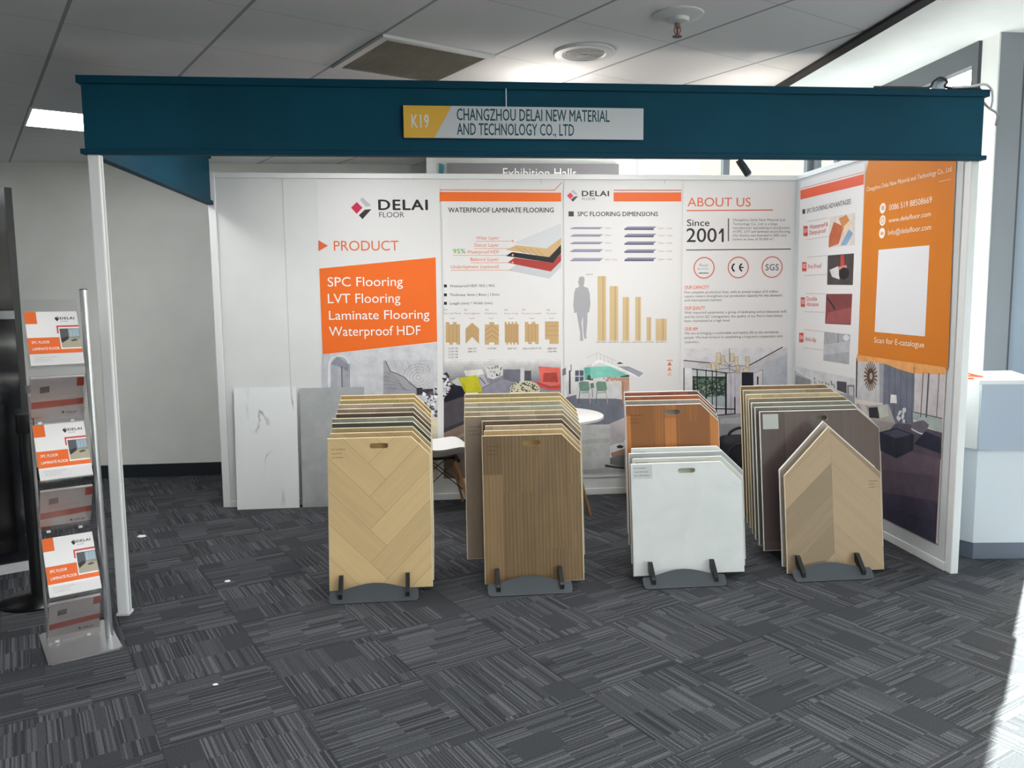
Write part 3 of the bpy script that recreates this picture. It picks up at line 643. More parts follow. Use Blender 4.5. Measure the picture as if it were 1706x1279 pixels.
   ('L','b5b5b8',0.0028,[(0.345,1.095),(0.35,1.05)]),
   ('L','b5b5b8',0.0028,[(0.375,1.082),(0.382,1.038)]),
   ('L','c2c2c4',0.0037,[(0.176,1.095),(0.264,1.132),(0.414,1.063)]),
   ('P','1d1c1f',[(0.414,1.04),(0.439,1.056),(0.472,1.042)]),
   ('P','1d1c1f',[(0.445,0.942),(0.516,0.953),(0.516,0.939),(0.447,0.936)]),
   ('P','4b4b52',[(0.036,0.997),(0.05,0.997),(0.05,0.812),(0.036,0.812)]),
   ('P','77777b',[(-0.015,1.007),(0.013,1.02),(0.013,0.965),(-0.015,0.956)]),
   ('P','505866',[(0.086,0.996),(0.153,0.995),(0.152,0.907),(0.085,0.908)]),
   ('P','cfd0d2',[(0.086,0.954),(0.153,0.953),(0.153,0.946),(0.085,0.947)]),
   ('P','cfd0d2',[(0.115,0.995),(0.121,0.995),(0.121,0.907),(0.115,0.908)]),
   ('P','8a8a90',[(0.049,1.043),(0.058,1.042),(0.058,0.987),(0.048,0.987)]),
   ('P','707480',[(0.017,0.787),(0.115,0.81),(0.481,0.756),(0.482,0.615),(0.364,0.562),(0.134,0.566),(-0.025,0.702),(-0.025,0.758)]),
   ('L','5f636e',0.0028,[(0.087,0.783),(0.031,0.627)]),
   ('L','5f636e',0.0028,[(0.152,0.776),(0.124,0.624)]),
   ('L','5f636e',0.0028,[(0.218,0.769),(0.218,0.622)]),
   ('L','5f636e',0.0028,[(0.284,0.762),(0.312,0.619)]),
   ('L','5f636e',0.0028,[(0.349,0.755),(0.406,0.617)]),
   ('P','d2d2d2',[(0.097,0.899),(0.452,0.891),(0.453,0.766),(0.096,0.774)]),
   ('P','dad4d0',[(0.097,0.908),(0.283,0.937),(0.516,0.932),(0.452,0.882),(0.097,0.89)]),
   ('P','b98f76',[(0.33,0.931),(0.516,0.932),(0.516,0.909),(0.443,0.905)]),
   ('P','b07f66',[(0.454,0.905),(0.479,0.905),(0.474,0.723),(0.463,0.723)]),
   ('P','c29a82',[(0.479,0.905),(0.516,0.909),(0.517,0.828),(0.479,0.821)]),
   ('S','b98a80',20,9,0.01,[(0.293,0.936),(0.424,0.934),(0.424,0.91),(0.293,0.913)]),
   ('S','3f4a4a',16,10,0.007,[(0.176,0.953),(0.222,0.952),(0.222,0.919),(0.176,0.92)]),
   ('P','6d8a7c',[(0.113,0.898),(0.132,0.91),(0.193,0.906),(0.202,0.846),(0.188,0.829),(0.123,0.833)]),
   ('L','4c5652',0.0056,[(0.123,0.833),(0.113,0.736)]),
   ('L','b8a898',0.0056,[(0.193,0.832),(0.207,0.734)]),
   ('L','4c5652',0.0046,[(0.132,0.819),(0.19,0.82)]),
   ('P','6d8a7c',[(0.251,0.896),(0.269,0.907),(0.33,0.903),(0.34,0.843),(0.326,0.826),(0.26,0.83)]),
   ('L','4c5652',0.0056,[(0.26,0.83),(0.251,0.733)]),
   ('L','b8a898',0.0056,[(0.33,0.829),(0.345,0.731)]),
   ('L','4c5652',0.0046,[(0.269,0.816),(0.328,0.817)]),
   ('P','607c70',[(0.204,0.892),(0.232,0.896),(0.237,0.859),(0.209,0.85)]),
   ('L','4c5652',0.0046,[(0.22,0.85),(0.225,0.78)]),
   ('P','c2c4c2',[(0.134,0.566),(0.364,0.56),(0.365,0.222),(0.484,0.194),(0.484,0.161),(0.143,0.162)]),
   ('P','b3b5b3',[(0.138,0.446),(0.364,0.454),(0.365,0.421),(0.138,0.408)]),
   ('P','a9aba9',[(0.148,0.2),(0.365,0.222),(0.484,0.194),(0.484,0.175),(0.152,0.174)]),
   ('P','bdb7b8',[(0.364,0.569),(0.482,0.615),(0.483,0.389),(0.365,0.392)]),
   ('L','a49ea0',0.0028,[(0.374,0.571),(0.374,0.392)]),
   ('L','a49ea0',0.0028,[(0.388,0.576),(0.388,0.392)]),
   ('L','a49ea0',0.0028,[(0.402,0.581),(0.403,0.391)]),
   ('L','a49ea0',0.0028,[(0.416,0.587),(0.417,0.391)]),
   ('L','a49ea0',0.0028,[(0.43,0.592),(0.431,0.39)]),
   ('L','a49ea0',0.0028,[(0.444,0.597),(0.445,0.39)]),
   ('L','a49ea0',0.0028,[(0.458,0.602),(0.46,0.389)]),
   ('L','a49ea0',0.0028,[(0.473,0.608),(0.474,0.389)]),
   ('P','dcdcda',[(0.369,0.368),(0.388,0.401),(0.483,0.417),(0.484,0.341),(0.374,0.331)]),
   ('P','a07f6d',[(0.371,0.333),(0.483,0.365),(0.484,0.318),(0.381,0.297)]),
   ('P','2d2d31',[(0.417,0.386),(0.445,0.397),(0.476,0.384),(0.464,0.369),(0.426,0.369)]),
   ('P','6f726f',[(0.365,0.293),(0.484,0.315),(0.484,0.213),(0.365,0.241)]),
   ('P','3c3f3c',[(0.325,0.242),(0.484,0.213),(0.484,0.197),(0.325,0.223)]),
   ('P','b9b9b8',[(0.483,0.464),(0.961,0.451),(0.965,0.145),(0.484,0.161)]),
  ]),
 ],
 'p4':[
  ('heading',[
   ('T', 'dc6a50', 'ABOUT US', 0.037, 2.255, 0.506, 0.0667, 0),
   ('L','dc6a50',0.0085,[(0.034,2.223),(0.721,2.228)]),
  ]),
  ('year_lettering',[
   ('T', '3c393b', 'Since', 0.035, 2.105, 0.179, 0.05, 1),
   ('T', '3c393b', '200', 0.032, 1.983, 0.241, 0.104, 1),
   ('P','3c393b',[(0.29,2.053),(0.312,2.086),(0.33,2.086),(0.332,1.982),(0.315,1.982),(0.314,2.057),(0.292,2.04)]),
   ('P','55504f',[(0.362,2.163),(0.371,2.163),(0.374,1.988),(0.365,1.988)]),
   ('L','4c484a',0.0074,[(0.033,1.921),(0.878,1.925)]),
  ]),
  ('lettering',[
   ('T', '625d5e', 'Changzhou Delai New Material and', 0.401, 2.143, 0.423, 0.0184, 0),
   ('T', '625d5e', 'Technology Co., Ltd. is a large', 0.402, 2.112, 0.363, 0.0184, 0),
   ('T', '625d5e', 'manufacturer specializing in production', 0.402, 2.082, 0.461, 0.0184, 0),
   ('T', '625d5e', 'of SPC, LVT and laminate wood flooring.', 0.403, 2.053, 0.472, 0.0184, 0),
   ('T', '625d5e', 'Our factory was founded in 2001 and', 0.403, 2.023, 0.434, 0.0185, 0),
   ('T', '625d5e', 'covers an area of 30,000 m²', 0.404, 1.994, 0.33, 0.0185, 0),
   ('T', 'dc6a48', 'OUR CAPACITY', 0.024, 1.62, 0.196, 0.0248, 4),
   ('T', '625d5e', 'Five complete production lines, with an annual output of 6 million', 0.022, 1.585, 0.762, 0.0186, 0),
   ('T', '625d5e', 'square meters strengthens our production capacity for the domestic', 0.023, 1.554, 0.799, 0.0187, 0),
   ('T', '625d5e', 'and international markets.', 0.023, 1.523, 0.305, 0.0187, 0),
   ('T', 'dc6a48', 'OUR QUALITY', 0.026, 1.458, 0.163, 0.025, 4),
   ('T', '625d5e', 'With imported equipments, a group of dedicating and professional staff,', 0.024, 1.426, 0.836, 0.0187, 0),
   ('T', '625d5e', 'and the strict QC management, the quality of our floors have always', 0.025, 1.393, 0.802, 0.0188, 0),
   ('T', '625d5e', 'been maintained at a high level.', 0.025, 1.361, 0.371, 0.0188, 0),
   ('T', 'dc6a48', 'OUR AIM', 0.029, 1.294, 0.103, 0.0251, 4),
   ('T', '625d5e', 'We aim at bringing a comfortable and healthy life to the worldwide', 0.027, 1.263, 0.77, 0.0189, 0),
   ('T', '625d5e', 'people. We look forward to establishing a long-term cooperation with', 0.027, 1.23, 0.804, 0.0189, 0),
   ('T', '625d5e', 'customers.', 0.028, 1.195, 0.119, 0.0189, 0),
  ]),
  ('badge',[
   ('E','cf6a60',0.177,1.783,0.085,0.084,0.1),
   ('T', '8fa59a', 'floor', 0.137, 1.793, 0.075, 0.0222, 0),
   ('T', '8fa59a', 'score', 0.127, 1.769, 0.08, 0.0161, 0),
   ('T', '4d8a6d', 's', 0.125, 1.77, 0.013, 0.0148, 1),
   ('P','6a7a72',[(0.134,1.746),(0.215,1.745),(0.215,1.738),(0.134,1.738)]),
  ]),
  ('badge',[
   ('E','cf6a60',0.454,1.784,0.0858,0.0844,0.1),
   ('L','2e2b2d',0.0112,[(0.422,1.756),(0.416,1.76),(0.411,1.765),(0.408,1.771),(0.405,1.777),(0.404,1.783),(0.405,1.79),(0.407,1.796),(0.411,1.802),(0.415,1.807),(0.421,1.81)]),
   ('L','2e2b2d',0.0112,[(0.483,1.757),(0.477,1.761),(0.472,1.766),(0.469,1.772),(0.466,1.778),(0.465,1.784),(0.466,1.791),(0.468,1.797),(0.472,1.803),(0.476,1.807),(0.482,1.811)]),
   ('L','2e2b2d',0.0099,[(0.465,1.784),(0.494,1.784)]),
  ]),
  ('badge',[
   ('E','cf6a60',0.73,1.785,0.0865,0.0848,0.1),
   ('T', '77767a', 'SGS', 0.678, 1.76, 0.105, 0.0474, 3),
  ]),
  ('printed_photo',[
   ('P','cfccd0',[(0.02,1.154),(0.874,1.15),(0.905,0.069),(0.034,0.098)]),
   ('P','dcdadc',[(0.02,1.154),(0.874,1.15),(0.832,1.144),(0.562,1.009),(0.021,1.059)]),
   ('P','bcc0c8',[(0.875,1.1),(0.883,0.829),(0.677,0.833),(0.673,0.971)]),
   ('L','2a282b',0.007,[(0.023,1.059),(0.238,1.034)]),
   ('L','2a282b',0.0081,[(0.562,1.009),(0.832,1.15)]),
   ('P','c4c4c9',[(0.5,0.979),(0.646,1.012),(0.875,1.094),(0.673,0.974),(0.595,0.947)]),
   ('P','2a282b',[(0.022,0.999),(0.03,0.999),(0.035,0.603),(0.027,0.603)]),
   ('P','dedde0',[(0.03,0.996),(0.092,0.995),(0.098,0.601),(0.035,0.603)]),
   ('P','33403a',[(0.097,0.947),(0.37,0.941),(0.374,0.758),(0.099,0.764)]),
   ('S','5f7565',70,11,0.013,[(0.1,0.921),(0.365,0.916),(0.368,0.763),(0.103,0.769)]),
   ('S','93a295',40,12,0.009,[(0.1,0.921),(0.365,0.916),(0.368,0.763),(0.103,0.769)]),
   ('P','c5cacd',[(0.092,0.985),(0.374,0.98),(0.376,0.923),(0.093,0.929)]),
   ('P','aab4ba',[(0.217,0.761),(0.368,0.773),(0.37,0.676),(0.218,0.7)]),
   ('P','5d6660',[(0.099,0.764),(0.217,0.761),(0.22,0.598),(0.102,0.601)]),
   ('P','1f2122',[(0.129,0.984),(0.138,0.984),(0.143,0.641),(0.135,0.641)]),
   ('P','1f2122',[(0.202,0.983),(0.21,0.983),(0.216,0.639),(0.208,0.639)]),
   ('P','1f2122',[(0.253,0.982),(0.261,0.982),(0.267,0.638),(0.259,0.638)]),
   ('P','1f2122',[(0.287,0.981),(0.295,0.981),(0.302,0.637),(0.293,0.637)]),
   ('P','1f2122',[(0.363,0.952),(0.377,0.951),(0.384,0.616),(0.369,0.617)]),
   ('L','1f2122',0.0081,[(0.092,0.99),(0.385,0.951)]),
   ('L','1f2122',0.0061,[(0.097,0.929),(0.371,0.916)]),
   ('P','c9c5cd',[(0.38,0.951),(0.48,0.949),(0.489,0.612),(0.387,0.635)]),
   ('L','9f9ba6',0.0071,[(0.409,0.941),(0.418,0.634)]),
   ('L','a8a4ae',0.0061,[(0.443,0.94),(0.455,0.623)]),
   ('P','22252f',[(0.5,0.954),(0.597,0.952),(0.6,0.835),(0.503,0.837)]),
   ('P','d2cfd3',[(0.605,0.962),(0.673,0.961),(0.677,0.833),(0.608,0.834)]),
   ('P','2a282b',[(0.627,0.918),(0.64,0.918),(0.641,0.854),(0.629,0.854)]),
   ('L','3a383b',0.0031,[(0.605,0.947),(0.673,0.974)]),
   ('L','3a383b',0.0031,[(0.673,0.974),(0.677,0.833)]),
   ('L','1f2122',0.0092,[(0.276,0.668),(0.454,0.659)]),
   ('P','1f2122',[(0.442,0.756),(0.452,0.756),(0.455,0.621),(0.445,0.621)]),
   ('P','9f9ea1',[(0.287,0.612),(0.497,0.627),(0.889,0.622),(0.905,0.069),(0.034,0.098),(0.027,0.603)]),
   ('P','b5b4b6',[(0.33,0.585),(0.498,0.591),(0.499,0.539),(0.331,0.544)]),
   ('L','1f2122',0.0082,[(0.277,0.611),(0.455,0.623)]),
   ('L','5a5046',0.004,[(0.395,1.148),(0.399,0.951)]),
   ('L','5a5046',0.0041,[(0.398,1.002),(0.306,1.029)]),
   ('L','5a5046',0.0041,[(0.398,1.002),(0.546,1.009)]),
   ('L','5a5046',0.0041,[(0.398,0.991),(0.265,0.979)]),
   ('L','5a5046',0.0041,[(0.398,0.986),(0.469,0.955)]),
   ('L','5a5046',0.0041,[(0.398,1.007),(0.341,1.068)]),
   ('L','5a5046',0.0041,[(0.398,1.007),(0.451,1.061)]),
   ('L','5a5046',0.0041,[(0.292,0.943),(0.448,0.955)]),
   ('P','8d7f68',[(0.285,1.115),(0.325,1.114),(0.327,1.028),(0.286,1.029)]),
   ('P','d8ccae',[(0.288,1.112),(0.322,1.111),(0.323,1.031),(0.289,1.032)]),
   ('P','8d7f68',[(0.398,1.108),(0.434,1.107),(0.436,1.041),(0.399,1.042)]),
   ('P','d8ccae',[(0.401,1.105),(0.431,1.104),(0.433,1.044),(0.402,1.045)]),
   ('P','8d7f68',[(0.529,1.08),(0.56,1.08),(0.562,0.993),(0.531,0.994)]),
   ('P','d8ccae',[(0.532,1.077),(0.557,1.077),(0.559,0.996),(0.534,0.997)]),
   ('P','8d7f68',[(0.246,1.04),(0.28,1.039),(0.281,0.973),(0.248,0.974)]),
   ('P','d8ccae',[(0.25,1.037),(0.277,1.036),(0.278,0.977),(0.251,0.977)]),
   ('P','8d7f68',[(0.329,1.094),(0.357,1.093),(0.358,1.012),(0.33,1.013)]),
   ('P','d8ccae',[(0.332,1.091),(0.354,1.09),(0.355,1.016),(0.333,1.016)]),
   ('P','8d7f68',[(0.452,1.016),(0.478,1.015),(0.48,0.949),(0.453,0.95)]),
   ('P','d8ccae',[(0.455,1.013),(0.475,1.012),(0.476,0.952),(0.456,0.953)]),
   ('P','8d7f68',[(0.437,1.082),(0.468,1.081),(0.47,1.01),(0.439,1.011)]),
   ('P','d8ccae',[(0.44,1.079),(0.465,1.078),(0.467,1.013),(0.442,1.014)]),
   ('P','8d7f68',[(0.51,0.989),(0.562,0.988),(0.563,0.953),(0.511,0.954)]),
   ('P','d8ccae',[(0.513,0.986),(0.559,0.985),(0.56,0.956),(0.514,0.957)]),
   ('P','8d7f68',[(0.207,1.02),(0.247,1.02),(0.247,0.999),(0.208,1.0)]),
   ('P','d8ccae',[(0.211,1.017),(0.244,1.017),(0.244,1.002),(0.211,1.003)]),
   ('P','8d7f68',[(0.29,1.019),(0.316,1.018),(0.317,0.978),(0.291,0.978)]),
   ('P','d8ccae',[(0.294,1.016),(0.313,1.015),(0.314,0.981),(0.294,0.981)]),
  ]),
 ],
 'p5':[
  ('orange_band',[
   ('P','dd5f40',[(0.004,2.37),(0.925,2.358),(0.926,2.29),(0.008,2.299)]),
   ('L','e0876c',0.0053,[(0.009,2.383),(0.924,2.372)]),
  ]),
  ('heading',[
   ('P','3a3637',[(0.049,2.219),(0.092,2.219),(0.095,2.183),(0.051,2.184)]),
   ('T', '3f3b3d', 'SPC FLOORING ADVANTAGES', 0.121, 2.183, 0.65, 0.0328, 1),
  ]),
  ('lettering',[
  ]),
  ('number_square',[
   ('P','c9504a',[(0.072,2.092),(0.144,2.086),(0.149,2.01),(0.077,2.015)]),
   ('T', 'f3e9e6', '01', 0.087, 2.038, 0.049, 0.0317, 0),
  ]),
  ('lettering',[
   ('T', 'c9605a', 'Waterproof &', 0.174, 2.059, 0.285, 0.0313, 1),
   ('T', 'c9605a', 'Damp-proof', 0.177, 2.016, 0.254, 0.0313, 1),
  ]),
  ('number_square',[
   ('P','c9504a',[(0.069,1.817),(0.142,1.814),(0.146,1.744),(0.073,1.746)]),
   ('T', 'f3e9e6', '02', 0.084, 1.77, 0.049, 0.032, 0),
  ]),
  ('lettering',[
   ('T', 'c9605a', 'Fire Proof', 0.171, 1.763, 0.212, 0.0315, 1),
  ]),
  ('number_square',[
   ('P','c9504a',[(0.063,1.546),(0.133,1.546),(0.138,1.472),(0.068,1.472)]),
   ('T', 'f3e9e6', '03', 0.078, 1.496, 0.047, 0.0322, 0),
  ]),
  ('lettering',[
   ('T', 'c9605a', 'Durable', 0.164, 1.52, 0.165, 0.0318, 1),
   ('T', 'c9605a', 'Abrasion', 0.166, 1.479, 0.19, 0.0318, 1),
  ]),
  ('number_square',[
   ('P','c9504a',[(0.054,1.269),(0.127,1.273),(0.132,1.199),(0.058,1.195)]),
   ('T', 'f3e9e6', '04', 0.069, 1.22, 0.05, 0.0325, 0),
  ]),
  ('lettering',[
   ('T', 'c9605a', 'Anti-slip', 0.158, 1.213, 0.178, 0.032, 1),
  ]),
  ('frame_line',[
   ('L','b9a8a6',0.0033,[(0.13,2.12),(0.461,2.117)]),
   ('L','b9a8a6',0.0033,[(0.122,1.984),(0.469,1.984)]),
   ('L','b9a8a6',0.0033,[(0.148,1.85),(0.458,1.849)]),
   ('L','b9a8a6',0.0033,[(0.12,1.712),(0.462,1.712)]),
   ('L','b9a8a6',0.0033,[(0.149,1.575),(0.458,1.573)]),
   ('L','b9a8a6',0.0033,[(0.123,1.436),(0.449,1.437)]),
   ('L','b9a8a6',0.0033,[(0.132,1.298),(0.451,1.295)]),
   ('L','b9a8a6',0.0034,[(0.126,1.158),(0.441,1.159)]),
  ]),
  ('printed_photo',[
   ('P','d6cdc4',[(0.486,2.12),(0.832,2.117),(0.841,1.899),(0.475,1.903)]),
   ('P','b9633f',[(0.544,2.082),(0.688,2.036),(0.624,1.921),(0.482,1.905),(0.483,1.98)]),
   ('P','c4854f',[(0.612,2.097),(0.718,2.114),(0.76,2.071),(0.69,2.0)]),
   ('P','d9c6a8',[(0.688,2.036),(0.767,2.076),(0.803,2.05),(0.648,1.92)]),
   ('P','7f9fc0',[(0.649,1.91),(0.76,2.013),(0.813,1.979),(0.732,1.905)]),
  ]),
  ('printed_photo',[
   ('P','463e3f',[(0.471,1.848),(0.836,1.844),(0.835,1.63),(0.475,1.637)]),
   ('P','d8d4d2',[(0.504,1.743),(0.629,1.766),(0.653,1.672),(0.545,1.692)]),
   ('P','c9403a',[(0.658,1.843),(0.701,1.842),(0.72,1.736),(0.66,1.738)]),
   ('P','c98a7c',[(0.635,1.761),(0.742,1.769),(0.751,1.741),(0.636,1.739)]),
   ('E','1e1a1e',0.71,1.713,0.0706,0.0408,0),
  ]),
  ('printed_photo',[
   ('P','7c3c3d',[(0.466,1.571),(0.832,1.571),(0.828,1.358),(0.465,1.354)]),
   ('P','9a5250',[(0.506,1.437),(0.825,1.479),(0.828,1.366),(0.473,1.361)]),
   ('L','2a2224',0.0151,[(0.479,1.544),(0.559,1.494),(0.601,1.464)]),
  ]),
  ('printed_photo',[
   ('P','a4a7aa',[(0.456,1.296),(0.824,1.292),(0.824,1.085),(0.455,1.083)]),
   ('L','8a5a5c',0.0098,[(0.66,1.289),(0.661,1.228)]),
   ('E','d6dadd',0.772,1.268,0.042,0.0217,0),
   ('P','b6b9bc',[(0.462,1.201),(0.827,1.247),(0.823,1.175),(0.46,1.124)]),
  ]),
  ('printed_photo',[
   ('P','cfd0d0',[(-0.04,1.001),(0.907,0.996),(0.981,-0.056),(0.027,-0.05)]),
   ('P','b9babb',[(-0.016,0.978),(0.291,0.927),(0.315,0.556),(0.014,0.507)]),
   ('L','e2e2e2',0.0089,[(-0.016,0.978),(0.158,0.942),(0.316,0.927)]),
   ('P','8e8f92',[(0.007,0.936),(0.265,0.918),(0.288,0.577),(0.032,0.536)]),
   ('S','77787b',30,14,0.01,[(0.316,0.935),(0.676,0.943),(0.68,0.892),(0.32,0.875)]),
   ('P','4a4a4e',[(0.664,0.954),(0.799,0.96),(0.805,0.879),(0.669,0.891)]),
   ('P','7b7b80',[(0.809,0.941),(0.904,0.951),(0.913,0.832),(0.818,0.819)]),
   ('P','c7c7c8',[(0.831,0.932),(0.89,0.939),(0.897,0.841),(0.838,0.833)]),
   ('P','9c9ca0',[(0.482,0.869),(0.916,0.876),(0.981,-0.056),(0.533,0.114)]),
  ]),
 ],
 'p6':[
  ('orange_panel',[
   ('P','cd781c',[(0.046,2.443),(0.934,2.305),(0.955,1.148),(-0.001,1.145),(0.005,2.359)]),
  ]),
  ('lettering',[
   ('T', 'f2e3d2', 'Changzhou Delai New Material and Technology Co., Ltd.', 0.03, 2.239, 0.881, 0.0271, 0),
   ('L','f0d5b5',0.0024,[(0.8,2.197),(0.9,2.197)]),
   ('T', 'efe6da', '0086 519 88508669', 0.305, 2.089, 0.434, 0.0345, 0),
   ('T', 'efe6da', 'www.delaifloor.com', 0.306, 2.013, 0.429, 0.027, 0),
   ('T', 'efe6da', 'Info@delaifloor.com', 0.306, 1.936, 0.438, 0.0303, 0),
   ('T', 'f2e6d6', 'Scan for E-catalogue', 0.196, 1.255, 0.534, 0.0338, 0),
  ]),
  ('contact_icon',[
   ('E','f0ece4',0.233,2.11,0.0337,0.0327,0),
   ('T', 'b5522f', '8', 0.22, 2.099, 0.028, 0.0263, 1),
  ]),
  ('contact_icon',[
   ('E','f0ece4',0.237,2.033,0.0337,0.0328,0),
   ('L','d9903f',0.0033,[(0.21,2.041),(0.262,2.04)]),
   ('L','d9903f',0.0033,[(0.211,2.028),(0.263,2.027)]),
   ('E','d9903f',0.237,2.033,0.0199,0.0219,0.25),
  ]),
  ('contact_icon',[
   ('E','f0ece4',0.236,1.954,0.0338,0.0329,0),
   ('P','d9903f',[(0.218,1.964),(0.254,1.961),(0.255,1.942),(0.219,1.944)]),
   ('L','f0ece4',0.0033,[(0.218,1.962),(0.237,1.951),(0.254,1.961)]),
  ]),
  ('white_square',[
   ('P','e4e4e6',[(0.204,1.85),(0.736,1.847),(0.733,1.321),(0.195,1.324)]),
  ]),
  ('printed_photo',[
   ('P','c3c2c3',[(-0.013,1.139),(0.299,1.132),(0.336,0.874),(-0.009,0.855)]),
   ('P','2a2a2e',[(-0.021,1.138),(-0.002,1.137),(0.006,0.868),(-0.01,0.866)]),
   ('P','9a9aa2',[(0.262,1.134),(0.321,1.132),(0.336,0.874),(0.285,0.872)]),
   ('P','6f7482',[(0.318,1.131),(0.642,1.133),(0.657,0.766),(0.328,0.733)]),
   ('L','595e6c',0.008,[(0.382,1.118),(0.399,0.755)]),
   ('L','595e6c',0.0079,[(0.445,1.119),(0.462,0.765)]),
   ('L','595e6c',0.0078,[(0.507,1.119),(0.524,0.774)]),
   ('L','595e6c',0.0077,[(0.567,1.12),(0.584,0.784)]),
   ('L','595e6c',0.0076,[(0.626,1.12),(0.642,0.793)]),
   ('P','e0a060',[(-0.014,1.16),(0.93,1.157),(0.933,1.116),(0.645,1.093),(0.478,1.107),(0.318,1.128),(-0.011,1.119)]),
   ('P','c9c3c4',[(0.645,1.09),(0.93,1.115),(0.932,0.867),(0.65,0.862)]),
   ('P','a9b3b0',[(0.65,0.862),(0.932,0.867),(0.93,0.779),(0.823,0.794),(0.649,0.823)]),
   ('L','57545c',0.0084,[(0.733,1.102),(0.727,0.845)]),
   ('L','57545c',0.0148,[(0.786,1.107),(0.781,0.853)]),
   ('L','57545c',0.0072,[(0.881,1.116),(0.877,0.867)]),
   ('L','57545c',0.0057,[(0.662,0.864),(0.929,0.866)]),
   ('L','57545c',0.0067,[(0.642,1.133),(0.656,0.863)]),
   ('P','6d5640',[(0.206,1.041),(0.248,1.046),(0.249,1.033),(0.207,1.029)]),
   ('P','6d5640',[(0.207,1.027),(0.248,1.016),(0.245,1.003),(0.205,1.015)]),
   ('P','6d5640',[(0.204,1.013),(0.24,0.988),(0.234,0.976),(0.199,1.003)]),
   ('P','6d5640',[(0.197,1.001),(0.225,0.963),(0.217,0.955),(0.19,0.993)]),
   ('P','6d5640',[(0.188,0.992),(0.205,0.946),(0.195,0.94),(0.179,0.987)]),
   ('P','6d5640',[(0.177,0.986),(0.181,0.936),(0.17,0.935),(0.167,0.985)]),
   ('P','6d5640',[(0.165,0.985),(0.156,0.936),(0.145,0.939),(0.155,0.988)]),
   ('P','6d5640',[(0.153,0.989),(0.131,0.945),(0.122,0.952),(0.145,0.995)]),
   ('P','6d5640',[(0.143,0.997),(0.111,0.963),(0.103,0.973),(0.136,1.006)]),
   ('P','6d5640',[(0.135,1.008),(0.095,0.987),(0.091,1.0),(0.131,1.019)]),
   ('P','6d5640',[(0.131,1.022),(0.087,1.017),(0.086,1.03),(0.13,1.034)]),
   ('P','6d5640',[(0.13,1.036),(0.088,1.047),(0.09,1.061),(0.132,1.048)]),
   ('P','6d5640',[(0.133,1.05),(0.096,1.076),(0.102,1.088),(0.138,1.061)]),
   ('P','6d5640',[(0.14,1.063),(0.111,1.101),(0.12,1.11),(0.147,1.07)]),
   ('P','6d5640',[(0.149,1.072),(0.132,1.118),(0.142,1.123),(0.158,1.076)]),
   ('P','6d5640',[(0.16,1.077),(0.156,1.127),(0.168,1.128),(0.17,1.078)]),
   ('P','6d5640',[(0.173,1.077),(0.182,1.127),(0.192,1.123),(0.182,1.075)]),
   ('P','6d5640',[(0.184,1.074),(0.205,1.117),(0.215,1.11),(0.193,1.067)]),
   ('P','6d5640',[(0.194,1.066),(0.225,1.099),(0.233,1.089),(0.201,1.057)]),
   ('P','6d5640',[(0.202,1.055),(0.24,1.074),(0.244,1.062),(0.206,1.044)]),
   ('E','584433',0.169,1.032,0.0439,0.0524,0),
   ('E','b9b4b0',0.175,1.032,0.0172,0.023,0),
   ('P','56525d',[(0.284,0.695),(0.503,0.771),(0.668,0.788),(0.934,0.785),(0.936,0.629),(0.322,0.565)]),
   ('P','594e58',[(0.316,0.648),(0.93,0.673),(0.926,0.135),(0.383,0.137)]),
   ('P','655661',[(0.323,0.607),(0.924,0.635),(0.925,0.533),(0.349,0.445)]),
   ('P','453f50',[(0.365,0.302),(0.926,0.384),(0.926,0.135),(0.383,0.137)]),
   ('P','3d3a4b',[(0.377,0.211),(0.923,0.271),(0.926,0.135),(0.383,0.137)]),
   ('P','aaa5a2',[(0.009,0.83),(0.169,0.836),(0.39,0.876),(0.476,0.767),(0.402,0.719),(0.256,0.7),(-0.002,0.746)]),
   ('P','c9c5bf',[(0.04,0.827),(0.11,0.838),(0.174,0.772),(0.126,0.754)]),
   ('P','2c3033',[(0.16,0.822),(0.279,0.842),(0.292,0.769),(0.175,0.757)]),
   ('P','bfc4b8',[(0.264,0.848),(0.376,0.872),(0.399,0.801),(0.298,0.77)]),
   ('P','98938f',[(0.214,0.747),(0.476,0.767),(0.403,0.704),(0.286,0.679)]),
   ('P','e9e7e3',[(0.412,0.94),(0.473,0.944),(0.481,0.893),(0.407,0.886)]),
   ('L','35333a',0.005,[(0.444,0.888),(0.445,0.813)]),
   ('S','d9d7da',16,13,0.012,[(0.497,0.85),(0.572,0.871),(0.562,0.78),(0.486,0.778)]),
   ('L','4a4750',0.0039,[(0.529,0.765),(0.535,0.846)]),
   ('P','2e303c',[(0.304,0.682),(0.488,0.739),(0.673,0.73),(0.672,0.633),(0.502,0.55),(0.322,0.565)]),
   ('P','4c5260',[(0.332,0.682),(0.489,0.731),(0.641,0.725),(0.493,0.674)]),
   ('L','1c1d26',0.005,[(0.493,0.679),(0.502,0.56)]),
   ('L','1c1d26',0.0048,[(0.641,0.72),(0.648,0.628)]),
   ('P','6d6670',[(0.643,0.798),(0.76,0.831),(0.814,0.811),(0.767,0.737),(0.647,0.745)]),
   ('L','dad6d6',0.0077,[(0.646,0.76),(0.719,0.748),(0.774,0.748)]),
   ('P','2f3041',[(0.78,0.768),(0.924,0.755),(0.931,0.664),(0.677,0.673)]),
  ]),
 ],
}
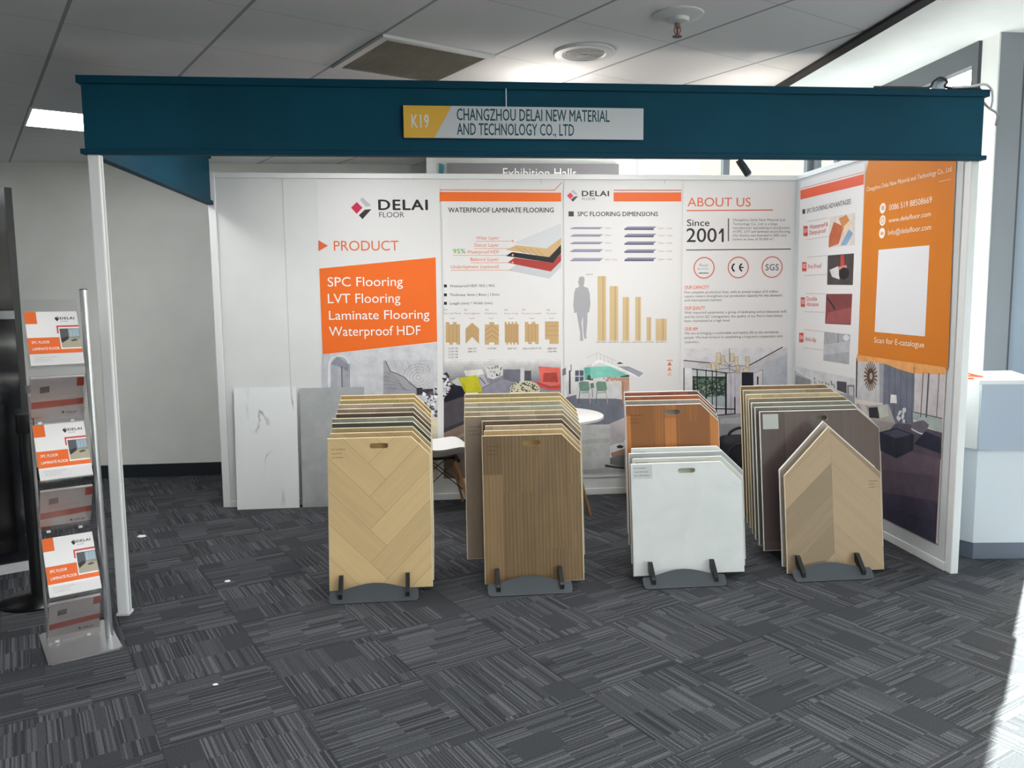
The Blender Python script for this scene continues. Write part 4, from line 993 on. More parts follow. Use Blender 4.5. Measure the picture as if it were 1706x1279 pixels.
# ------------------------------------------------------------------ shared materials
M_WHITE=mat('e6e6e4',.5); M_PANEL=wall_mat(PANEL,'panel_white'); M_WALL=wall_mat('efefeb','wall_paint'); M_ALU=mat('e9eae9',.35)
M_BLACK=mat('141416',.4); M_CHAR=mat('3c4247',.45); M_TEAL=None
def teal_mat():
    m,b=newmat('teal_foamboard',.6,.15); tc=N(m,'ShaderNodeTexCoord'); n=N(m,'ShaderNodeTexNoise',i_Scale=1.2,i_Detail=3.0); K(m,tc.outputs['Object'],n.inputs['Vector']); K(m,ramp(m,n.outputs['Fac'],[(.3,TEAL[0]),(.7,TEAL[1])]),b.inputs['Base Color']); return m
M_TEAL=teal_mat(); M_TEALD=mat(TEAL[2],.6,spec=.15)
M_GLASS=clear_mat('window_glass','f2f8fa',.1); M_ACR=clear_mat('acrylic','fcfcfc',.08,.04); M_ACR2=clear_mat('acrylic_haze','f1eeee',.45,.2)
M_STEEL=brushed_mat('brushed_steel','c9cacb',.32,.85); M_SILVER=mat('c4c6c8',.28,.8)
# ------------------------------------------------------------------ room
struct('floor',BX(-6.6,-5,-.1,7.1,7.5,0),carpet_mat())
CM=ceiling_mat()
struct('ceiling',BX(-6.6,-5,2.75,2.0,7.5,2.95),CM)
bm=BX(2.0,-5,3.2,3.66,7.5,3.4); box(bm,3.66,-5,3.2,7.1,5.02,3.4); struct('ceiling_upper',bm,wall_mat('e9e9e7','upper_ceiling_paint'))
struct('trim_1',BX(1.97,-5,2.735,2.03,5.2,3.2),mat('0d0d0e',.6))
struct('wall_far',BX(-6.6,7.37,0,1.9,7.5,2.75),M_WALL)
struct('baseboard_far',BX(-6.6,7.35,0,1.9,7.37,.115),mat('1d2329',.5))
struct('wall_sign',BX(-.01,6.8,0,1.82,7.3,2.75),wall_mat('e2e2e0','sign_wall_paint'))
struct('sign_wall_shading',BX(1.76,6.79,2.2,1.82,6.8,2.75),mat('b9b9b9',.5))  # grey strip standing in for the shading along the sign wall's right edge
struct('wall_left',BX(-6.7,-5,0,-6.6,7.5,2.75),M_WALL)
struct('wall_near',BX(-6.6,-5.1,0,7.1,-5,3.2),M_WALL)
# glazing at the right: one run beside the booth, the pier, one run going right, and the end wall
def glazing(name,x0,y0,x1,y1,z0,z1,nm,sill=True):
    bm=bmesh.new(); d=Vector((x1-x0,y1-y0,0)); L=d.length; d.normalize()
    fr=mat('4a4d52',.4,.3)
    def bar(s0,s1,za,zb,w=.035):
        n=Vector((-d.y,d.x,0))*w; a=Vector((x0,y0,0))+d*s0; b=Vector((x0,y0,0))+d*s1
        P=[(a-n),(b-n),(b+n),(a+n)]; prism(bm,[(q.x,q.y) for q in P],2,za,zb)
    bar(0,L,z0,z0+.06); bar(0,L,z1-.14,z1)
    for i in range(nm+1): s=min(max(L*i/nm-.03,0),L-.06); bar(s,s+.06,z0+.06,z1-.14)
    w=struct(name,bm,fr)
    g=bmesh.new(); n=Vector((-d.y,d.x,0))*.003; a=Vector((x0,y0,0)); b=Vector((x1,y1,0)); P=[a-n,b-n,b+n,a+n]; prism(g,[(q.x,q.y) for q in P],2,z0+.06,z1-.14)
    obj('pane',g,M_GLASS,w); return w
glazing('window_1',3.62,7.4,3.62,5.1,0,3.2,5)
glazing('window_2',1.92,7.42,3.6,7.42,0,3.2,2)
glazing('window_3',4.012,4.98,7.05,4.98,0,3.2,3)
glazing('window_4',7.05,4.9,7.05,-4.9,.6,3.2,6)
struct('wall_right',BX(7.0,-5,0,7.12,5.0,.6),M_WALL)
bm=bmesh.new(); box(bm,3.61,4.93,0,3.775,5.08,3.2,0); struct('wall_pier',bm,mat('6f737a',.5))
bm=bmesh.new(); box(bm,3.60,4.925,0,3.61,5.085,3.2); struct('pier_lit_face',bm,mat('d3d3d2',.5))  # pale sheet painting the pier's lit side lighter than its shaded front
struct('wall_pier_panel',BX(3.80,4.96,0,4.012,5.0,3.2),mat('7f8b99',.4)); struct('trim_4',BX(3.775,4.945,0,3.80,5.0,3.2),mat('3a3d42',.4))
# outside: paving, a low building with an awning, seen washed out through the glass
struct('ground_outside',BX(-12,7.5,-.12,40,60,-.02),wall_mat('71706c','paving')); struct('ground_outside_right',BX(7.12,-12,-.12,40,9.5,-.02),wall_mat('71706c','paving_right'))
t=thing('neighbouring_building','pale rendered building with an orange wall panel beyond the right hand glazing','building',(13.5,22,0))
obj('facade',BX(-6,0,0,9,6,6.2),wall_mat('e3c9a5','render'),t); obj('wall_panel',BX(-.3,-.12,3.2,2.8,0,5.0),mat('d97a52',.6),t); obj('roof_edge',BX(-6.1,-.3,6.2,9.1,6.2,6.5),mat('a8a6a2',.6),t)
for i in range(4): obj('window',BX(-5+i*3.6,-.06,1.0,-3.6+i*3.6,.02,2.6),mat('6f7c86',.15),t)
# ------------------------------------------------------------------ ceiling fittings
def grid(a,b,z=0): 
    e1=Vector((math.cos(GRID),math.sin(GRID),0)); e2=Vector((-math.sin(GRID),math.cos(GRID),0)); p=e1*a*.6+e2*b*.6; p.z=z; return p
def troffer(a,b,label,est=LAMP,group='square ceiling light panels'):
    t=thing('ceiling_light',label,'ceiling light',grid(a,b,2.75),GRID,group)
    bm=bmesh.new(); 
    for s in (-1,1): box(bm,-.3,s*.3-.014 if s>0 else -.3,-.008,.3,.3 if s>0 else -.286,0); 
    for s in (-1,1): box(bm,s*.3-.014 if s>0 else -.3,-.286,-.008,.3 if s>0 else -.286,.286,0)
    obj('frame',bm,M_ALU,t); obj('diffuser',BX(-.286,-.286,-.005,.286,.286,-.001),mat('ffffff',.5,emit='fdfdff',est=est,key=('diffuser',est)),t)
    return t
troffer(1.245,10.16,'lit square ceiling light panel left of the teal fascia')
for a,b in NEARLAMPS: troffer(a,b,'unseen lit square ceiling light panel above the aisle in front of the stand')
for a,b in ((3.245,7.62),(6.245,6.0)): troffer(a,b,'unseen square light panel added above the stand to brighten its back wall',ADDEDLAMP)  # added panels, out of sight, brightening the inside of the stand
# air diffuser
t=thing('air_diffuser','square egg-crate air vent in the ceiling above the teal fascia','air vent',grid(3.25,6.16,2.75),GRID)
bm=bmesh.new()
for s in (-1,1): box(bm,-.3,.265 if s>0 else -.3,-.014,.3,.3 if s>0 else -.265,0); box(bm,.265 if s>0 else -.3,-.265,-.014,.3 if s>0 else -.265,.265,0)
obj('frame',bm,mat('d6d7d6',.4),t); obj('backing',BX(-.265,-.265,-.003,.265,.265,-.001),mat('2c2c2c',.8),t)
bm=bmesh.new()
for i in range(1,36): q=-.265+i*.53/36; box(bm,q-.0012,-.265,-.013,q+.0012,.265,-.004); box(bm,-.265,q-.0012,-.0125,.265,q+.0012,-.004)
obj('grille',bm,mat('8b8579',.6),t)
t=thing('ceiling_speaker','round white speaker grille flush in the ceiling beside the air vent','speaker',(.765,3.985,2.75))
obj('rim',LA([(.15,0),(.15,-.006),(.142,-.012),(.108,-.012),(.1,-.006),(.098,0)],48),mat('d2d3d3',.45),t,smooth=True)
bm=bmesh.new(); lathe(bm,[(0,-.004),(.1,-.004),(.1,-.001)],48)
for k in range(7): lathe(bm,[(.02+k*.012,-.004),(.02+k*.012,-.008),(.026+k*.012,-.008),(.026+k*.012,-.004)],40)
obj('grille',bm,mat('a9aaaa',.6),t)
t=thing('fire_sprinkler','small ceiling fire sprinkler with a red bulb near the top of the photo','sprinkler',(1.06,3.44,2.75))
obj('escutcheon',LA([(.11,0),(.108,-.006),(.075,-.014),(.05,-.016),(.045,-.03),(.02,-.034),(0,-.034)],40),mat('cbcccc',.4),t,smooth=True)
bm=LA([(.012,-.034),(.012,-.05),(.007,-.052),(.007,-.054)],16); 
for s in (-1,1): tube(bm,[(s*.011,0,-.05),(s*.014,0,-.066),(s*.004,0,-.084)],.003,8)
lathe(bm,[(.004,-.082),(.02,-.086),(.02,-.089),(0,-.09)],20); obj('body',bm,mat('8d8478',.3,.8),t,smooth=True); obj('bulb',TB([(0,0,-.052),(0,0,-.084)],.004,10),mat('a32a22',.2),t)
# ------------------------------------------------------------------ booth shell
XL,XR,YF,YB=-1.60,2.875,4.085,6.17
t=thing('back_partition','long white back wall of the stand carrying four posters','partition wall',(0,0,0))
bm=bmesh.new(); xs=[-1.545,-1.064,-.105,.855,1.815,XR+.05]
for a,b in zip(xs,xs[1:]): box(bm,a+.0015,YB+.004,.05,b-.0015,YB+.03,2.455)
obj('panel',bm,M_PANEL,t)
bm=bmesh.new(); box(bm,-1.6,YB-.006,2.455,XR+.05,YB+.04,2.495,bevel=.004); box(bm,-1.6,YB-.003,2.47,XR,YB-.0055,2.476); obj('top_rail',bm,M_ALU,t)
bm=BX(-1.6,YB-.004,0,XR+.05,YB+.04,.05,bevel=.003); obj('bottom_rail',bm,M_ALU,t)
obj('post',BX(-1.6,YB-.008,0,-1.545,YB+.045,2.5,bevel=.006),M_ALU,t)
bm=bmesh.new()
for x in xs[1:-1]: box(bm,x-.004,YB+.001,.05,x+.004,YB+.006,2.455)
obj('seam_strip',bm,mat('c9cac9',.4),t)
t=thing('side_partition','white right hand side wall of the stand carrying two posters','partition wall',(0,0,0))
bm=bmesh.new(); box(bm,XR+.004,4.17,.05,XR+.04,5.15,2.455); box(bm,XR+.004,5.153,.05,XR+.04,YB-.01,2.455); obj('panel',bm,wall_mat('cdd0d0','side_panel_white'),t)
obj('top_rail',BX(XR-.004,4.16,2.455,XR+.048,YB-.012,2.495,bevel=.004),M_ALU,t); obj('bottom_rail',BX(XR-.002,4.16,0,XR+.046,YB-.012,.05,bevel=.003),M_ALU,t)
obj('end_post',BX(XR+.004,4.105,0,XR+.05,4.16,2.27,bevel=.005),M_ALU,t)
t=thing('stand_post','white upright post holding the left front corner of the stand','post',(0,0,0))
bm=BX(-1.602,4.075,0,-1.548,4.13,2.27,bevel=.007); obj('upright',bm,M_ALU,t)
bm=bmesh.new(); box(bm,-1.549,4.094,.01,-1.5465,4.11,2.26); obj('groove',bm,mat('bfc0c0',.4),t)
bm=BX(-1.606,4.071,0,-1.544,4.134,.012); obj('foot_cap',bm,mat('d8d8d6',.5),t)
# fascias
t=thing('front_fascia','long dark teal fascia board spanning the front of the stand','fascia',(0,0,0))
obj('board',BX(-1.605,4.066,2.27,2.905,4.08,2.62),M_TEAL,t)
bm=BX(-1.622,4.05,2.588,2.925,4.10,2.624,bevel=.003); obj('top_lip',bm,M_TEALD,t)
bm=BX(-1.622,4.05,2.266,2.925,4.10,2.290,bevel=.003); obj('bottom_lip',bm,M_TEALD,t)
t=thing('side_fascia','teal side fascia running from the left front post to the back wall','fascia',(0,0,0))
obj('board',BX(-1.592,4.10,2.27,-1.578,YB-.012,2.62),M_TEAL,t)
obj('top_lip',BX(-1.61,4.104,2.59,-1.56,YB-.012,2.624,bevel=.003),M_TEALD,t); obj('bottom_lip',BX(-1.61,4.104,2.262,-1.56,YB-.012,2.292,bevel=.003),M_TEALD,t)
# name board
t=thing('name_board','grey and yellow name board lettered K19 in the middle of the teal fascia','sign',(0,4.049,0))
obj('board',BX(-.111,-.012,2.35,1.076,-.006,2.502),mat('c3c7cb',.45),t)
put=lambda u,v,d:(u,-.012-d,v)
bm,ms=art_group([('P','d9ab45',[(-.111,2.35),(.035,2.35),(.122,2.5015),(-.111,2.5015)])],put); flat_obj('yellow_field',bm,ms,t)
bm,ms=art_group([('T','dcdcd8','K19',-.072,2.398,.082,.06,3),('T','1f4b58','CHANGZHOU DELAI NEW MATERIAL',.147,2.435,.757,.055,2),('T','1f4b58','AND TECHNOLOGY CO., LTD',.147,2.366,.578,.055,2)],put,d0=.0009); flat_obj('lettering',bm,ms,t)
obj('hanger',BX(.388,-.008,2.5,.392,-.0065,2.59),mat('e8e8e8',.5),t)
# arm spotlights behind the fascia
def spot(x,label,up=0):
    t=thing('arm_spotlight',label,'spotlight',(x,4.35,2.23+up),0,'arm spotlights behind the fascia')
    obj('arm',TB(smooth_path([(-.075,-.245,.40-up),(-.075,-.18,.38-up),(-.06,-.07,.15),(-.035,0,.075)],6),.006,8),mat('2e3033',.4),t,smooth=True)
    obj('head',TB([(-.037,0,.08),(-.03,0,.068),(.012,0,.008),(.018,0,0)],.021,16),mat('3a3c3f',.4),t,smooth=True)
    obj('lens',TB([(.0182,0,-.0003),(.022,0,-.006)],.017,16),mat('d8d8d8',.2),t)
    L=D.lights.new('lamp','POINT'); L.energy=SPOT; L.color=(1,.93,.84); L.shadow_soft_size=.05; lo=D.objects.new('lamp',L); COL.objects.link(lo); lo.parent=t; lo.location=(0.05,.06,.155)
spot(1.732,'dark arm spotlight hanging below the fascia in front of the right poster bay'); spot(.6,'dark arm spotlight hidden behind the middle of the fascia',.12)
# ------------------------------------------------------------------ far sign
t=thing('hall_sign','dark grey wall sign reading Exhibition Halls showing above the back partition','sign',(0,6.79,0))
obj('board',BX(.162,-.02,2.40,1.598,.008,2.668),mat('6b666a',.5),t); bm,ms=art_group([('T','f0f0f0','Exhibition Halls',.62,2.555,.615,.076,0)],lambda u,v,d:(u,-.02-d,v)); flat_obj('lettering',bm,ms,t)
bm=PR([(.085,2.45),(.125,2.45),(.135,2.655),(.095,2.672)],1,6.785,6.798); tag(obj('sign_tab',bm,mat('1f6b78',.5)),'small teal tab on the wall left of the grey hall sign','sign')
# ------------------------------------------------------------------ posters
PST=[('p1',(-.819,YB,0),0,.905,2.445,'tall white poster headed PRODUCT with a big orange panel, leftmost on the back wall'),
 ('p2',(.099,YB,0),0,.915,2.43,'white poster on waterproof laminate flooring with a layer diagram and a sofa picture'),
 ('p3',(1.028,YB,0),0,.914,2.43,'white poster on flooring dimensions with a grey man silhouette and plank bars'),
 ('p4',(1.961,YB,0),0,.905,2.43,'white poster headed ABOUT US with three round badges and a chandelier picture'),
 ('p5',(XR,6.098,0),-PI/2,.932,2.435,'white poster on the right wall listing flooring advantages with four small pictures'),
 ('p6',(XR,5.163,0),-PI/2,.938,2.44,'orange poster with a white square above a dark living room picture, on the right wall')]
for k,loc,rz,w,h,lab in PST:
    bm=bmesh.new(); nx,nz=8,20; R=random.Random(k)
    o=obj('poster',BX(0,-.0022,.14,w,-.0002,h),mat('e2e1df' if k!='p6' else 'd8cfc6',.42,spec=.25)); o.location=loc; o.rotation_euler=(0,0,rz); tag(o,lab,'poster','posters on the stand walls')
    for n,ops in ART[k]:
        put=lambda u,v,d:(u,-.0022-d,v); d0=.0003 if n in('orange_panel','printed_photo') else .0009
        if n=='logo': n='brand_mark'
        if n in('badge','number_square','contact_icon'): b,ms=art_group(ops,put,d0=d0); flat_obj(n,b,ms,o); continue
        rest=[q for q in ops if q[0]!='T']
        for q in ops:                                                   # each printed line is a part of its own
            if q[0]=='T': b,ms=art_group([q],put,d0=.0012); flat_obj(n if n in('heading','year_lettering') else 'brand_lettering' if n=='brand_mark' else 'lettering',b,ms,o)
        if rest: b,ms=art_group(rest,put,d0=d0,photo=n=='printed_photo'); flat_obj({'heading':'heading_mark','lettering':'rule_line','year_lettering':'rule_line'}.get(n,n),b,ms,o)
# ------------------------------------------------------------------ sample boards
def clip(poly,conv):
    out=poly
    for i in range(len(conv)):
        a=conv[i]; b=conv[(i+1)%len(conv)]; ex,ey=b[0]-a[0],b[1]-a[1]; inp=out; out=[]
        if not inp: break
        side=lambda p:ex*(p[1]-a[1])-ey*(p[0]-a[0])
        for j in range(len(inp)):
            p,q=inp[j],inp[(j+1)%len(inp)]; sp,sq=side(p),side(q)
            if sp>=-1e-9: out.append(p)
            if (sp>1e-9 and sq<-1e-9) or (sp<-1e-9 and sq>1e-9): t=sp/(sp-sq); out.append((p[0]+t*(q[0]-p[0]),p[1]+t*(q[1]-p[1])))
    r=[]
    for p in out:
        if not r or abs(p[0]-r[-1][0])+abs(p[1]-r[-1][1])>1e-7: r.append(p)
    if len(r)>1 and abs(r[0][0]-r[-1][0])+abs(r[0][1]-r[-1][1])<1e-7: r.pop()
    return r if len(r)>2 else None
def planks(kind,W,H,R):
    """list of (polygon, origin, direction) covering W x H"""
    L=[]; g=.0006
    if kind[0]=='straight':
        w,l=kind[1],kind[2]; x=-R.random()*w if len(kind)<4 else -kind[3]
        while x<W:
            y=-R.random()*l
            while y<H:
                L.append(([(x+g,y+g),(x+w-g,y+g),(x+w-g,y+l-g),(x+g,y+l-g)],(x,y),(0,1))); y+=l
            x+=w
    elif kind[0]=='herringbone':
        w,l=kind[1],kind[2]; c=math.cos(PI/4); cx,cy=W*.56,H*.5
        def rot(p): return (cx+(p[0]-p[1])*c,cy+(p[0]+p[1])*c)
        for i in range(-14,15):
            for j in range(-4,5):
                ox,oy=i*w+j*l,i*w-j*l
                for (x0,y0,x1,y1,d) in ((ox,oy,ox+l,oy+w,(c,c)),(ox+l,oy+w-l,ox+l+w,oy+w,(-c,c))):
                    P=[rot(p) for p in ((x0+g,y0+g),(x1-g,y0+g),(x1-g,y1-g),(x0+g,y1-g))]; L.append((P,P[0],d))
    elif kind[0]=='chevron':
        h=kind[1]; xc=W*kind[2]; s=kind[3]; k=0; y=-W
        while y<H+W:
            n=math.hypot(1,s)
            L.append(([(xc-W,y-s*W+g),(xc-g/2,y+g),(xc-g/2,y+h-g),(xc-W,y+h-s*W-g)],(xc,y),(1/n,s/n))); L.append(([(xc+g/2,y+g),(xc+W,y-s*W+g),(xc+W,y+h-s*W-g),(xc+g/2,y+h-g)],(xc,y),(1/n,-s/n))); y+=h
    else: L.append(([(-1,-1),(3,-1),(3,3),(-1,3)],(0,0),(0,1)))
    return L
def inset(poly,t):
    n=len(poly); L=[]
    for i in range(n):
        a=Vector(poly[i]); c=Vector(poly[(i+1)%n]); d=(c-a).normalized(); q=Vector((-d.y,d.x)); L.append((a+q*t,d))
    r=[]
    for i in range(n):
        (p,d),(s,e)=L[i-1],L[i]; k=d.x*e.y-d.y*e.x; u=((s-p).x*e.y-(s-p).y*e.x)/k; w=p+d*u; r.append((w.x,w.y))
    return r
BOARD_T=.0095; TILT=rad(8)
def board_mesh(W,H,ch,kind,hole=None,seed=0,peak=None):
    """outline with one cut corner (ch) or a pointed top (peak = (x of point, rise)); front faces are single planks with their own tone and grain direction"""
    R=random.Random(seed)
    if peak: out=[(0,0),(W,0),(W,H-peak[1]),(peak[0],H),(0,H-peak[1])]
    else: out=[(0,0),(W,0),(W,H-ch[1]),(W-ch[0],H),(0,H)]
    bv=.0036; full=out; out=inset(out,bv); pieces=[out]; hp=[]
    if hole:
        hx,hy,hw,hh=hole; r=hh/2; xs=[hx-hw/2+r-r*math.cos(PI/2*k/5) for k in range(6)]; xs+= [hx+hw/2-r+r*math.sin(PI/2*k/5) for k in range(6)]
        def half(x):
            dx=max(0,(hx-hw/2+r)-x,x-(hx+hw/2-r)); return math.sqrt(max(0,r*r-dx*dx))
        big=9; pieces=[]
        for a,b in [(-big,xs[0]),(xs[-1],big)]: pieces.append(clip(out,[(a,-big),(b,-big),(b,big),(a,big)]))
        for a,b in zip(xs,xs[1:]):
            if b-a<1e-6: continue
            pieces.append(clip(out,[(a,-big),(b,-big),(b,hy-half(b)),(a,hy-half(a))])); pieces.append(clip(out,[(a,hy+half(a)),(b,hy+half(b)),(b,big),(a,big)]))
        hp=[(x,hy+half(x)) for x in xs]+[(x,hy-half(x)) for x in reversed(xs)]
        q=[]
        for p in hp:
            if not q or math.hypot(p[0]-q[-1][0],p[1]-q[-1][1])>1e-5: q.append(p)
        hp=q
    bm=bmesh.new(); uv=bm.loops.layers.uv.new('UVMap'); tone=bm.faces.layers.float.new('tone')
    for poly,o,d in planks(kind,W,H,R):
        tv=R.random(); ou=R.random()*20
        for pc in pieces:
            if not pc: continue
            c=clip(poly,pc)
            if not c: continue
            f=bm.faces.new([bm.verts.new((x,-.0003,y)) for x,y in c]); f.material_index=0; f[tone]=tv
            for lp in f.loops:
                x,y=lp.vert.co.x-o[0],lp.vert.co.z-o[1]; lp[uv].uv=(x*d[0]+y*d[1]+ou,-x*d[1]+y*d[0]+ou*3)
    for pc in pieces:                                                    # joint backing under the planks, and the back face
        if pc:
            bm.faces.new([bm.verts.new((x,0,y)) for x,y in pc]).material_index=2
    I=[bm.verts.new((x,-.0003,y)) for x,y in out]; F=[bm.verts.new((x,.003,y)) for x,y in full]; K_=[bm.verts.new((x,BOARD_T,y)) for x,y in full]; n=len(full)
    for i in range(n): bm.faces.new((I[i],F[i],F[(i+1)%n],I[(i+1)%n])).material_index=1; bm.faces.new((F[i],K_[i],K_[(i+1)%n],F[(i+1)%n])).material_index=1
    for pc in pieces:
        if pc: bm.faces.new([bm.verts.new((x,BOARD_T,y)) for x,y in reversed(pc)]).material_index=1
    for loop in ([] if not hp else [hp]):
        A=[bm.verts.new((x,-.0003,y)) for x,y in loop]; B=[bm.verts.new((x,BOARD_T,y)) for x,y in loop]; n=len(loop)
        for i in range(n): bm.faces.new((A[i],A[(i+1)%n],B[(i+1)%n],B[i])).material_index=1
    return bm
JOINT=mat('6b5a44',.7); JOINTD=mat('2b2624',.7)
def board(stack,pos,x0,x1,y,z,H,material,edge,kind,label,ch=(.1,.1),hole=True,peak=None,text=None,joint=JOINT,tdark='2e2a28',sticker=None):
    W=x1-x0; ho=(W*.50,H-.047,.1,.028) if hole else None
    bm=board_mesh(W,H,ch,kind,ho,seed=stack*100+pos,peak=peak)
    me=D.meshes.new('sample_board'); bm.to_mesh(me); bm.free()
    o=link('sample_board',me,None,[material,edge,joint]); o.location=(x0,y,z); o.rotation_euler=(-TILT,0,0)
    tag(o,label,'flooring sample','flooring sample boards in the %s stack'%STK[stack])
    put=lambda u,v,d:(u,-.0003-d,v)
    if sticker:
        su,sv,sw,sh,sc=sticker; b,ms=art_group([('P',sc,[(su,sv),(su+sw,sv),(su+sw,sv+sh),(su,sv+sh)])],put,d0=.0003,paper_rough=.25); flat_obj('sticker',b,ms,o)
    if text:
        ops=[('T',tdark,s,u,v,w,.0065,1) for s,u,v,w in text]; b,ms=art_group(ops,put,d0=.0006); flat_obj('printed_code',b,ms,o)
    return o
STK={1:'leftmost',2:'second',3:'third',4:'rightmost'}
ORD=['front','second','third','fourth','fifth','sixth','seventh','eighth','ninth','rearmost']
EDGE=mat('dccfae',.6); EDGEW=mat('e9e8e4',.6)
def W3(n,h,d=.78,l=1.18,**k):
    c=lin(h); return wood_mat(n,tuple(x*d for x in c[:3]),c[:3],tuple(min(1,x*l) for x in c[:3]),**k)
w_beige=W3('oak_beige','d3b687',.86,1.1,spread=.5); w_tan=W3('oak_tan','b99a6c'); w_brown=W3('oak_brown','7c6446',.68,1.22,spread=.42,cath=.22)
w_slate=stone_mat('slate_dark','33352f','484a42'); w_greyg=W3('oak_grey_green','8b8e83'); w_umber=W3('oak_umber','55473a'); w_taupe=W3('oak_taupe','857465'); w_rose=W3('oak_rose_grey','a8998b'); w_honey=W3('oak_honey','b8965f'); w_straw=W3('oak_straw','bba66c')
w_olive=W3('oak_olive','9c8a66'); w_pale=W3('oak_pale_grey','aaa493'); w_pale2=W3('oak_pale_green','a2a08c'); w_sand=W3('oak_sand','a9977c'); w_ash=W3('oak_ash_brown','87796a',.75,1.15,spread=.5); w_choc=W3('oak_chocolate','5d4836'); w_gold=W3('oak_gold','a98c60')
w_merbau=W3('merbau_strip','a2652f',.64,1.28,spread=.8,cath=.12); w_redwood=W3('redwood','84482f',.65,1.3,spread=.7); w_mahog=W3('mahogany','8a4e30',.65,1.3,spread=.7); w_smoke=W3('smoked_grey','8c857d',.8,1.2)
s_white=stone_mat('stone_white','d3d6d3','dfe1de',5.0); s_white2=stone_mat('stone_pale','cfd3d0','dadcd8',4.0); s_grey=stone_mat('stone_grey','8f9496','a1a5a6',4.0); s_beige=stone_mat('stone_beige','b9b9ae','c6c6bc',4.0)
w_dark=W3('oak_dark_plum','594c48',.78,1.22,spread=.5); w_dk2=W3('oak_moss','6d6a5c'); w_dk3=W3('oak_moss_grey','7d7d70'); w_dk4=W3('oak_olive_dark','6f6753'); w_dk5=W3('oak_cream_brown','b7a683'); w_dk6=W3('oak_drab','8f8672'); w_dk7=W3('oak_rust_brown','7c6248')
w_chev=W3('oak_chevron','9b856a',.76,1.16,spread=.7); w_chev2=W3('oak_chevron_grey','9e9488')
CODE=[('SPC FLOORING',.024,-.064,.072),('Code: RDTG-402',.024,-.086,.05),('Size: 1220*180mm',.024,-.107,.06)]
def code(H,n=3): return [(s,u,H+v,w) for s,u,v,w in CODE[:n]]
# leftmost stack: ten boards, herringbone in front
S1L=[-.566,-.556,-.549,-.557,-.561,-.546,-.543,-.541,-.537,-.537]; S1R=[-.018,-.012,-.011,-.010,-.010,-.009,-.007,-.007,-.006,-.006]
S1M=[(w_beige,('herringbone',.125,.62),'beige herringbone'),(w_tan,('herringbone',.12,.6),'tan herringbone'),(w_olive,('straight',.18,1.2),'light brown oak'),(w_slate,('plain',),'near-black slate'),(w_greyg,('straight',.18,1.2),'grey-green oak'),(w_umber,('straight',.18,1.2),'dark umber oak'),(w_taupe,('straight',.18,1.2),'taupe brown oak'),(w_rose,('straight',.18,1.2),'pinkish grey oak'),(w_straw,('straight',.18,1.2),'straw yellow oak'),(w_honey,('straight',.18,1.2),'honey oak')]
for i,(m_,k_,nm) in enumerate(S1M):
    H=.812; board(1,i,S1L[i],S1R[i],4.2+.05*i,.030+.0195*i,H,m_,EDGE,k_,'%s sample board, %s%s in the leftmost stack'%(nm,ORD[i],' one' if i in (0,9) else ' from the front'),text=code(H) if i==0 else None,joint=JOINT if i not in (3,5) else JOINTD)
# second stack: four narrower boards before six wider ones
S2=[(.262,.808,w_brown,'brown oak plank'),(.278,.818,w_gold,'golden oak'),(.289,.826,w_sand,'sandy oak'),(.273,.834,w_choc,'dark chocolate oak'),(.176,.849,w_ash,'ash brown oak'),(.179,.857,w_sand,'sand beige oak'),(.182,.860,w_pale2,'pale green-grey oak'),(.185,.862,w_pale,'pale grey oak'),(.187,.866,w_straw,'dull straw oak'),(.190,.868,w_olive,'olive tan oak')]
for i,(a,b,m_,nm) in enumerate(S2):
    H=.806; k_=('straight',.182,.62,.075) if i==0 else ('straight',.16,1.2); board(2,i,a,b,4.2+.05*i,.028+.0195*i,H,m_,EDGE,k_,'%s sample board, %s%s in the second stack from the left'%(nm,ORD[i],' one' if i in (0,9) else ' from the front'),text=code(H) if i in (0,4) else code(H,1) if i>4 else None,tdark='3b352e',ch=(.105,.108))
# third stack: four pale stone tiles before four wood boards
S3=[(1.085,1.718,s_white,'white stone'),(1.108,1.742,s_beige,'pale beige stone'),(1.098,1.765,s_grey,'mid grey stone'),(1.126,1.752,s_white2,'chalk white stone')]
for i,(a,b,m_,nm) in enumerate(S3):
    H=.622; board(3,i,a,b,4.2+.05*i,.034+.0195*i,H,m_,EDGEW,('plain',),'%s effect sample tile, %s%s in the third stack'%(nm,ORD[i],' one' if i==0 else ' from the front'),ch=(.12,.118),text=[('SPC FLOORING',.018,H-.03,.066)]+([('Code: RDTG-402',.018,H-.05,.078),('Size: 600*600mm',.018,H-.07,.088)] if i==0 else []),sticker=(.008,H-.085,.112,.075,'c6c9c7') if i==0 else None,joint=EDGEW)
S3b=[(1.120,1.682,w_merbau,('straight',.068,.40),'orange-brown merbau strip'),(1.133,1.694,w_smoke,('straight',.16,1.2),'smoky grey oak'),(1.139,1.702,w_mahog,('straight',.09,.6),'reddish mahogany'),(1.149,1.709,w_redwood,('straight',.09,.6),'deep red brown wood')]
for j,(a,b,m_,k_,nm) in enumerate(S3b):
    i=j+5; H=.812; board(3,20+i,a,b,4.45+.05*j,.038+.0195*i,H,m_,EDGEW if j!=1 else EDGE,k_,'%s sample board, %s of the four wood ones behind the stone tiles'%(nm,('front','second','third','last')[j]),text=code(H) if j==0 else None,tdark='4a2c18',ch=(.108,.105))
